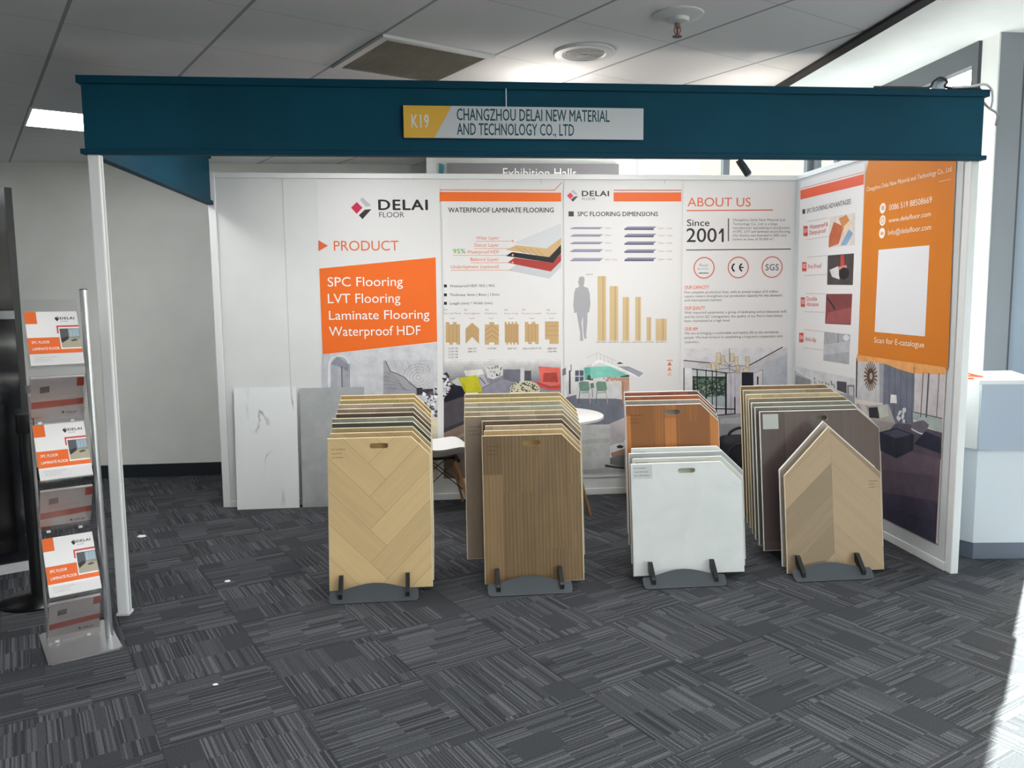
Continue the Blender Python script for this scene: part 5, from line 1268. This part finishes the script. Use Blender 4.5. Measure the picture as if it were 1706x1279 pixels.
# rightmost stack: two pointed chevron boards before seven dark boards
for i,(a,b,m_,nm) in enumerate([(1.965,2.540,w_chev,'light oak chevron'),(1.958,2.533,w_chev2,'greyish oak chevron')]):
    H=.822; board(4,i,a,b,4.195+.05*i,.012+.024*i,H,m_,EDGE if i==0 else EDGEW,('chevron',.17,.49,.93),'%s board with a pointed top, %s of the pair in the rightmost stack'%(nm,('front','rear')[i]),hole=False,peak=(.272,.272),text=[('SPC FLOORING',.50,.50,.055),('Code: RDTG',.50,.483,.028),('Size: 606*101',.50,.466,.038)] if i==0 else None)
S4=[(1.906,2.642,w_dark,'dark plum brown oak'),(1.898,2.645,w_dk2,'moss brown oak'),(1.896,2.645,w_dk3,'moss grey oak'),(1.898,2.635,w_dk4,'dark olive oak'),(1.902,2.618,w_dk5,'cream oak'),(1.904,2.600,w_dk6,'drab grey oak'),(1.906,2.587,w_dk7,'rusty brown oak')]
for j,(a,b,m_,nm) in enumerate(S4):
    H=.815; board(4,10+j,a,b,4.38+.05*j,.086+.0195*j,H,m_,EDGEW if j<3 else EDGE,('straight',.18,1.2),'%s sample board, %s of seven square-cut ones in the rightmost stack'%(nm,('front','second','third','fourth','fifth','sixth','last')[j]),ch=(.133,.115),text=code(H,1) if j else None,sticker=(.018,H-.105,.095,.088,'a9aaa6') if j==0 else None,tdark='2b2724')
# stands under the stacks
def stand(xa,xb,label,ri):
    t=thing('board_stand',label,'display stand',(xa,4.08,0),0,'low dark stands under the board stacks'); w=xb-xa
    n=14; top=[(w*(.09+.82*k/n),.048+.026*math.sin(PI*k/n)**1.3) for k in range(n+1)]; prof=[(.015,0),(w-.015,0),(w-.005,.004),(w,.014),(w,.04),(w-.006,.047)]+top[::-1]+[(.006,.047),(0,.04),(0,.014),(.005,.004)]
    bm=bmesh.new(); f=lambda p,o:(p[0],.004+p[1]*1.15+o,p[1]+.004)
    A=[bm.verts.new(f(p,0)) for p in prof]; B=[bm.verts.new((f(p,0)[0],f(p,0)[1]+.005,f(p,0)[2]-.004)) for p in prof]; m=len(prof)
    bm.faces.new(A); bm.faces.new(B[::-1])
    for i in range(m): bm.faces.new((A[i],A[(i+1)%m],B[(i+1)%m],B[i]))
    obj('front_plate',bm,M_CHAR,t)
    for x in (.056,w-.056): 
        bm=PR([(.022,.014),(.04,.02),(.108,.07),(.116,.118),(.098,.120),(.03,.055),(.022,.045)],0,x-.011,x+.011); obj('prong',bm,M_BLACK,t)
    for x in (.09,w-.09):
        bm=PR([(.03,0),(.62,0),(.62,ri[1]),(.125,ri[0]),(.05,.004)],0,x-.012,x+.012); obj('rail',bm,M_BLACK,t)
    obj('cross_bar',BX(.1,.3,.0,w-.1,.33,.02),M_BLACK,t)
stand(-.556,-.095,'dark grey display stand under the leftmost board stack',(.028,.205)); stand(.272,.726,'dark grey display stand under the second board stack',(.026,.203)); stand(1.116,1.577,'dark grey display stand under the stack of stone tiles',(.031,.205)); stand(1.962,2.422,'dark grey display stand under the pointed chevron boards',(.010,.19))
# ------------------------------------------------------------------ tiles leaning on the back wall
def leaning(name,label,x0,x1,h,m,e):
    bm=bmesh.new(); box(bm,0,-.008,0,x1-x0,0,h); o=obj(name,bm,m,loc=(x0,6.09,.0012),rot=(-math.asin(.066/h),0,0)); tag(o,label,'sample panel','large stone effect panels leaning on the back wall'); return o
leaning('stone_panel','white marble effect panel with thin grey veins leaning on the back wall',-1.478,-1.020,.918,stone_mat('marble','e9edec','f0f2f1',2.0,.4,'8d8f90'),0)
leaning('stone_panel','mottled grey concrete effect panel leaning behind the leftmost stack',-.997,-.515,.905,stone_mat('concrete','999d9d','b6b9b8',4.5,.5),0)
# ------------------------------------------------------------------ table and chairs
M_BEECH=W3('beech_leg','b58d66',.8,1.15)
def dowel(bm,a,b,r1,r2): tube(bm,[a,b],r1,12,r2=r2)
t=thing('round_table','small round white table with wooden legs behind the second stack','table',(.80,5.56,0))
obj('table_top',LA([(0,.745),(.392,.745),(.4,.741),(.4,.725),(.392,.72),(0,.72)],64),mat('eeeeec',.35),t,smooth=True)
for k in range(4):
    a=k*PI/2+.05; obj('leg',TB([(.315*math.cos(a),.315*math.sin(a),0),(.13*math.cos(a),.13*math.sin(a),.70)],.011,12,r2=.019),M_BEECH,t,smooth=True)
bm=bmesh.new()
for k in range(4):
    a=k*PI/2+.05; b=a+PI/2; tube(bm,[(.25*math.cos(a),.25*math.sin(a),.26),(.135*math.cos(b),.135*math.sin(b),.68)],.0035,8); tube(bm,[(.25*math.cos(b),.25*math.sin(b),.26),(.135*math.cos(a),.135*math.sin(a),.68)],.0035,8)
lathe(bm,[(0,.70),(.15,.70),(.15,.72),(0,.72)],24); obj('wire_brace',bm,M_BLACK,t)
def shell_chair(x,y,rz,label):
    t=thing('shell_chair',label,'chair',(x,y,0),rz,'white shell chairs with wooden legs')
    prof=[(.235,.408),(.238,.432),(.215,.455),(.16,.462),(.08,.452),(-.02,.438),(-.12,.445),(-.185,.49),(-.215,.57),(-.235,.67),(-.25,.76),(-.255,.80)]  # forward x, height
    wid=[.17,.19,.205,.22,.23,.235,.23,.225,.215,.20,.175,.13]
    bm=bmesh.new(); rows=[]; th=.011
    for lay in (0,1):
        g=[]
        for i,((px,pz),w) in enumerate(zip(prof,wid)):
            r=[]
            for k in range(9):
                s=-1+k/4; up=.085*abs(s)**2.4*(1 if 2<i<9 else .45)-.025*(1 if 1<i<7 else .4); fw=.05*abs(s)**2.2*(1 if i>6 else 0)
                r.append(bm.verts.new((px+fw-(th if lay and i>6 else 0),s*w,pz+(up if i<=7 else 0)-(th if lay and i<=7 else 0))))
            g.append(r)
        rows.append(g)
        for a,b in zip(g,g[1:]):
            for k in range(8): bm.faces.new((a[k],a[k+1],b[k+1],b[k]))
    A,B=rows
    for i in range(len(prof)-1):
        for k in (0,8): bm.faces.new((A[i][k],A[i+1][k],B[i+1][k],B[i][k]))
    for i in (0,len(prof)-1):
        for k in range(8): bm.faces.new((A[i][k],A[i][k+1],B[i][k+1],B[i][k]))
    s=obj('seat_shell',bm,mat('ecebe8',.35),t,smooth=True); md=s.modifiers.new('round','SUBSURF'); md.levels=1; md.render_levels=2
    for sx in (-1,1):
        for sy in (-1,1): obj('leg',TB([(sx*.20,sy*.205,0),(sx*.105,sy*.11,.385)],.0105,12,r2=.017),M_BEECH,t,smooth=True)
    bm=bmesh.new(); P=lambda sx,sy,h:(sx*(.20-.095*h/.405),sy*(.205-.095*h/.405),h)
    for a,b in (((-1,-1),(1,-1)),((1,-1),(1,1)),((1,1),(-1,1)),((-1,1),(-1,-1))): tube(bm,[P(*a,.17),P(*b,.395)],.0035,8); tube(bm,[P(*b,.17),P(*a,.395)],.0035,8)
    for sx in (-1,1): box(bm,sx*.12-.012,-.13,.378,sx*.12+.012,.13,.398)
    box(bm,-.13,-.012,.378,.13,.012,.398); obj('wire_brace',bm,M_BLACK,t)
shell_chair(.045,5.885,.12,'white shell chair half hidden between the leftmost and second stacks')
shell_chair(1.70,5.86,PI-.08,'white shell chair hidden behind the third stack, one splayed leg showing')
# backpack
t=thing('backpack','black backpack with a loop handle on the floor between third and rightmost stacks','bag',(2.36,5.93,0))
bm=BX(-.17,-.09,0,.17,.10,.49); bmesh.ops.bevel(bm,geom=[e for e in bm.edges if max(v.co.z for v in e.verts)>.3],offset=.07,segments=5,affect='EDGES',profile=.5); obj('body',bm,mat('12151f',.7),t,smooth=True)
obj('handle',TB(smooth_path([(-.09,.0,.475),(-.07,0,.52),(0,0,.548),(.07,0,.52),(.09,0,.475)],6),.011,10),mat('101218',.6),t,smooth=True)
bm=bmesh.new(); box(bm,-.13,-.12,.05,.13,-.08,.26,bevel=.015); obj('front_pocket',bm,mat('151824',.7),t)
obj('zip',TB(smooth_path([(-.125,-.094,.28),(-.115,-.093,.40),(0,-.088,.445),(.115,-.093,.40),(.125,-.094,.28)],6),.004,8),mat('2a2d36',.4),t)
# ------------------------------------------------------------------ brochure stand
BA=PI/6; BO=Vector((-1.686,3.526,0))
def BW(a,b,z): return BO+Vector((math.cos(BA)*a-math.sin(BA)*b,math.sin(BA)*a+math.cos(BA)*b,z))
t=thing('brochure_stand','silver zigzag literature stand with clear pockets at the far left front','brochure stand',BO,BA)
bm=BX(0,0,0,.296,.40,.008); es=[e for e in bm.edges if abs(e.verts[0].co.z-e.verts[1].co.z)>.005]; bmesh.ops.bevel(bm,geom=es,offset=.012,segments=3,affect='EDGES'); obj('base_plate',bm,M_STEEL,t)
bm=TB([(.268,.166,.008),(.264,.215,1.628)],.0165,24); obj('pole',bm,M_SILVER,t,smooth=True); obj('pole_cap',TB([(.264,.215,1.628),(.264,.2151,1.632)],.0163,24),M_BLACK,t)
obj('rear_rod',TB([(.03,.30,.008),(.03,.33,1.20)],.007,12),M_SILVER,t); obj('rod_joint',TB([(.03,.329,1.165),(.03,.33,1.20)],.011,12),mat('8a8c8e',.3,.6),t)
a0,a1=.02,.24; lean=.045
def BZ(b,z): return b+lean*z
tiers=[('f',BZ(.055,0.27),.270,BZ(.235,.50),.50),('f',BZ(.055,.79),.79,BZ(.235,1.02),1.02),('f',BZ(.06,1.29),1.29,BZ(.235,1.585),1.585)]
rear=[(BZ(.235,.03),.016,BZ(.07,.262),.262),(BZ(.235,.53),.53,BZ(.065,.765),.765),(BZ(.235,1.03),1.03,BZ(.07,1.255),1.255)]
def slab(bm,b0,z0,b1,z1,x0,x1,th,off=0,s0=0,s1=1):
    d=Vector((b1-b0,z1-z0)); L=d.length; d/=L; n=Vector((-d.y,d.x))   # n points to the front (-b) for a panel leaning back
    if n.x>0: n=-n
    p=[Vector((b0,z0))+d*(s0*L),Vector((b0,z0))+d*(s1*L)]; q=[w+n*off for w in p]; r=[w+n*(off+th) for w in p]
    prism(bm,[(q[0].x,q[0].y),(q[1].x,q[1].y),(r[1].x,r[1].y),(r[0].x,r[0].y)],0,x0,x1)
    return d,n,L
for i,(k,b0,z0,b1,z1) in enumerate(tiers):
    bm=bmesh.new(); slab(bm,b0,z0,b1,z1,a0,a1,.003); slab(bm,b0,z0,b1,z1,a0,a1,.003,off=.026,s0=0,s1=.17); slab(bm,b0,z0,b1,z1,a0,a1,.029,s0=-.012,s1=0); obj('clear_pocket',bm,M_ACR,t)
for i,(b0,z0,b1,z1) in enumerate(rear):
    bm=bmesh.new(); slab(bm,b0,z0,b1,z1,a0,a1,.003); 
    slab(bm,b0,z0,b1,z1,a0,a1,.003,off=-.03,s0=0,s1=.5); obj('clear_pocket',bm,M_ACR2,t)
    obj('bracket',TB([(a1-.002,b0+.01,z0+.06),(.27,b0-.02+.0*i,z0+.06)],.005,8),M_ACR2,t)
    for x in (.06,.19): obj('clip',BX(x-.008,b0-.01,max(z0-.004,.009),x+.008,b0+.002,z0+.006),mat('d9d9d9',.4),t)
def brochure(front,b0,z0,b1,z1,s0,h,off,label,n_=9):
    """a small pile of brochures whose top cover is printed; lies in a pocket of the stand"""
    w=.206; d=Vector((b1-b0,z1-z0)); d.normalize(); n=Vector((-d.y,d.x)); n=-n if n.x>0 else n
    base=Vector((b0,z0))+d*s0+n*off
    o=thing('brochure',label,'brochure',BW(a0+.008,base.x,base.y),BA,'brochures in the clear stand')
    # local frame: x right, y along the slope, thickness to the back
    F=lambda u,v,dd:(u,d.x*v+n.x*dd,d.y*v+n.y*dd)
    bm=bmesh.new(); 
    A=[bm.verts.new(F(u,v,0)) for u,v in ((0,0),(w,0),(w,h),(0,h))]; B=[bm.verts.new(F(u,v,-.012 if front else -.012)) for u,v in ((0,0),(w,0),(w,h),(0,h))]
    bm.faces.new(A); bm.faces.new(B[::-1])
    for i in range(4): bm.faces.new((A[i],A[(i+1)%4],B[(i+1)%4],B[i]))
    obj('cover',bm,mat('eceae8',.4),o)
    P=lambda s,t_:(s*w,(1-t_)*h)
    G=lambda *p:[P(*q) for q in p]
    if front:
        orange=[('P','df6b35',G((0,0),(.22,0),(.22,.23),(0,.23))),('P','df6b35',G((0,.49),(.6,.49),(.6,.715),(1,.715),(1,.79),(0,.79)))]
        red=[('P','c9504a',G((.57,.27),(1,.27),(1,.30),(.6,.30),(.6,.42),(.57,.42)))]
        logo=[('P','3a3637',G((.555,.135),(.59,.10),(.64,.15),(.60,.19))),('P','8a8a8c',G((.6,.10),(.62,.09),(.66,.14),(.64,.15))),('T','2b292a','DELAI',*P(.665,.155),.27*w,.045*h,3),('T','6a6868','FLOOR',*P(.665,.20),.14*w,.02*h,0)]
        let=[('T','f3ece8','SPC FLOOR',*P(.07,.60),.33*w,.048*h,2),('T','f3ece8','LAMINATE FLOOR',*P(.07,.72),.50*w,.048*h,2)]+[('T','9a9896',s_,*P(.09,.86+.035*i),x_*w,.014*h,0) for i,(s_,x_) in enumerate((('SPC flooring and laminate flooring supplier',.42),('Waterproof, durable and eco-friendly',.3),('www.delaifloor.com',.32)))]
        ph=[('P','8f8d86',G((.62,.33),(1,.33),(1,.69),(.62,.69))),('P','5b5d5f',G((.62,.33),(.78,.33),(.78,.52),(.62,.56))),('P','a5b7c2',G((.79,.35),(.98,.34),(.98,.48),(.79,.49))),('P','a9a18e',G((.62,.60),(.80,.51),(1,.54),(1,.69),(.62,.69))),('P','3c3c3c',G((.62,.52),(.75,.48),(.77,.53),(.64,.60))),('L','6f8591',.0012,G((.86,.35),(.86,.49))),('L','6f8591',.0012,G((.92,.35),(.92,.49))),('P','55544f',G((.80,.55),(.90,.53),(.95,.56),(.84,.58)))]
        for nm,ops in (('orange_band',orange),('corner_mark',red),('logo',logo),('printed_photo',ph),('lettering',let)):
            bm,ms=art_group(ops,lambda u,v,dd:F(u,v,dd),d0=.0003 if nm!='lettering' else .0007,dd=.00003); flat_obj(nm,bm,ms,o)
    else:
        orange=[('P','c9503c',G((.86,.02),(1,.02),(1,.24),(.86,.24))),('P','c9503c',G((0,.60),(1,.56),(1,.72),(0,.78)))]
        logo=[('P','3a3637',G((.57,.90),(.60,.87),(.64,.91),(.61,.95))),('T','2b292a','DELAI',*P(.67,.94),.2*w,.05*h,3)]
        let=[('T','8a8886',s_,*P(.17,.43+.05*i),x_*w,.02*h,0) for i,(s_,x_) in enumerate((('Changzhou Delai New Material and Technology Co., Ltd.',.62),('www.delaifloor.com',.35)))]
        sq=[('P','8c8684',G((.16,.22),(.34,.20),(.34,.36),(.16,.38)))]
        for nm,ops in (('orange_band',orange),('logo',logo),('grey_box',sq),('lettering',let)):
            bm,ms=art_group(ops,lambda u,v,dd:F(u,v,dd),d0=.0003 if nm!='lettering' else .0007,dd=.00003); flat_obj(nm,bm,ms,o)
    return o
for (k,b0,z0,b1,z1),lab,hh in zip(tiers,('white and orange brochure face up in the lowest open pocket of the clear stand','white and orange brochure face up in the middle open pocket of the clear stand','white and orange brochure face up in the top open pocket of the clear stand'),(.285,.285,.272)): brochure(True,b0,z0,b1,z1,.004,hh,.018,lab)
for (b0,z0,b1,z1),lab in zip(rear,('brochure seen through the hazy lowest back-facing pocket of the stand','brochure seen through the hazy middle back-facing pocket of the stand','brochure seen through the hazy uppermost back-facing pocket of the stand')): brochure(False,b0,z0,b1,z1,.03,.225,-.006,lab)
# ------------------------------------------------------------------ queue post
t=thing('queue_post','black retractable belt post with a round base behind the brochure stand','queue post',(-2.11,4.36,0))
obj('base',LA([(0,0),(.185,0),(.185,.008),(.17,.016),(.06,.026),(.036,.03),(0,.03)],48),mat('0f0f11',.25),t,smooth=True); obj('upright',LA([(.032,.03),(.032,.93),(.0,.93)],24),mat('121214',.3),t,smooth=True); obj('belt_head',LA([(.0,.90),(.04,.90),(.042,.905),(.042,.995),(.036,1.0),(0,1.0)],24),mat('17171a',.35),t,smooth=True)
# ------------------------------------------------------------------ dark glazed screen at the far left
t=thing('glass_screen','black glossy glazed screen with a grey crossbar at the left edge','glazed screen',(-2.385,4.90,0),rad(30))
M_BG=mat('1c1d21',.12); obj('upper_glass',BX(-1.6,0,1.525,0,.03,2.22),M_BG,t); obj('lower_glass',BX(-1.6,0,.05,0,.03,1.478),M_BG,t); obj('crossbar',BX(-1.6,-.012,1.478,.002,.042,1.525),mat('75777a',.3,.6),t); obj('base_rail',BX(-1.6,-.03,0,.004,.06,.05),mat('c8c9c9',.4),t); obj('frame_upright',BX(.0,-.008,.05,.035,.038,2.22),mat('1b1c1f',.4),t)
obj('dark_panel',BX(-1.2,-.03,.12,-.07,-.001,.98),mat('08080a',.15),t)  # darker glossy rectangle over the lower glass
# ------------------------------------------------------------------ white counter at the right
def poly_counter(o,x=0): return [(3.17-o,4.33-o*.7),(3.495,4.295-o*.7),(3.74,4.84),(3.02-o*.4,4.84),(3.02-o*.7,4.60)]
t=thing('window_counter','white boxed counter with a grey-blue front panel beside the right wall end','counter',(0,0,0))
def prz(pts,a,b): bm=bmesh.new(); prism(bm,pts,2,a,b); return bm
obj('kickboard',prz([(p[0]+.004,p[1]+.004) for p in poly_counter(0)],0,.1),mat('5b6472',.5),t); obj('body',prz(poly_counter(.004),.1,.665),mat('cfd6db',.5),t)
obj('upper_box',prz(poly_counter(.02),.665,1.045),M_WHITE,t); obj('counter_top',prz(poly_counter(.026),1.045,1.068),M_WHITE,t)
bm=prz([(3.15,4.300),(3.497,4.264),(3.497,4.276),(3.15,4.314)],.665,1.045); obj('front_panel',bm,mat('9ca7b6',.4),t)
tag(obj('orange_cable',TB(smooth_path([(3.05,4.62,1.075),(3.08,4.52,1.076),(3.13,4.44,1.10),(3.2,4.42,1.085),(3.26,4.45,1.075),(3.22,4.5,1.075),(3.12,4.5,1.078),(3.09,4.4,1.075),(3.14,4.36,1.075)],6),.005,8),mat('e0612e',.5),smooth=True),'thin orange cable coiled on top of the white counter','cable')
# cables along the fascia
tag(obj('power_cable',TB(smooth_path([(2.30,4.075,2.632),(2.5,4.07,2.632),(2.60,4.075,2.634),(2.625,4.075,2.665),(2.66,4.07,2.684),(2.695,4.07,2.665),(2.69,4.075,2.64),(2.76,4.075,2.632),(2.88,4.08,2.634),(2.94,4.14,2.61),(2.99,4.2,2.602),(3.1,4.3,2.59),(3.3,4.5,2.60),(3.55,4.85,2.62),(3.605,4.92,2.63)],6),.0065,8),mat('2b2c30',.5),smooth=True),'dark cable looping over the right end of the fascia to the grey pier','cable')
tag(obj('white_cable',TB(smooth_path([(2.72,4.06,2.634),(2.82,4.055,2.64),(2.89,4.046,2.648),(2.925,4.042,2.62),(2.936,4.044,2.57),(2.93,4.046,2.53)],6),.006,8),mat('e9e9e9',.5),smooth=True),'white cable hooked round the right top corner of the teal fascia','cable')
# scraps of paper on the carpet
def scrap(x,y,r,seed,label):
    R=random.Random(seed); bm=bmesh.new(); bmesh.ops.create_icosphere(bm,subdivisions=2,radius=r)
    for v in bm.verts: v.co=Vector((v.co.x*(1.1+.5*R.random()),v.co.y*(.7+.4*R.random()),max(-r*.3,v.co.z*(.35+.3*R.random()))))
    z=min(v.co.z for v in bm.verts); tag(obj('paper_scrap',bm,mat('e6e6e4',.7),loc=(x,y,-z)),label,'litter','white scraps on the carpet')
scrap(-1.955,5.452,.022,1,'white paper scrap on the carpet just right of the left post'); scrap(-1.168,4.506,.013,2,'tiny white scrap on the carpet between left post and leftmost stack'); scrap(-.915,3.263,.008,3,'tiny white scrap on the open carpet in front of the stand')
for o in list(COL.objects):
    if o.parent is None and 'category' in o and 'kind' not in o: o['kind']='thing'
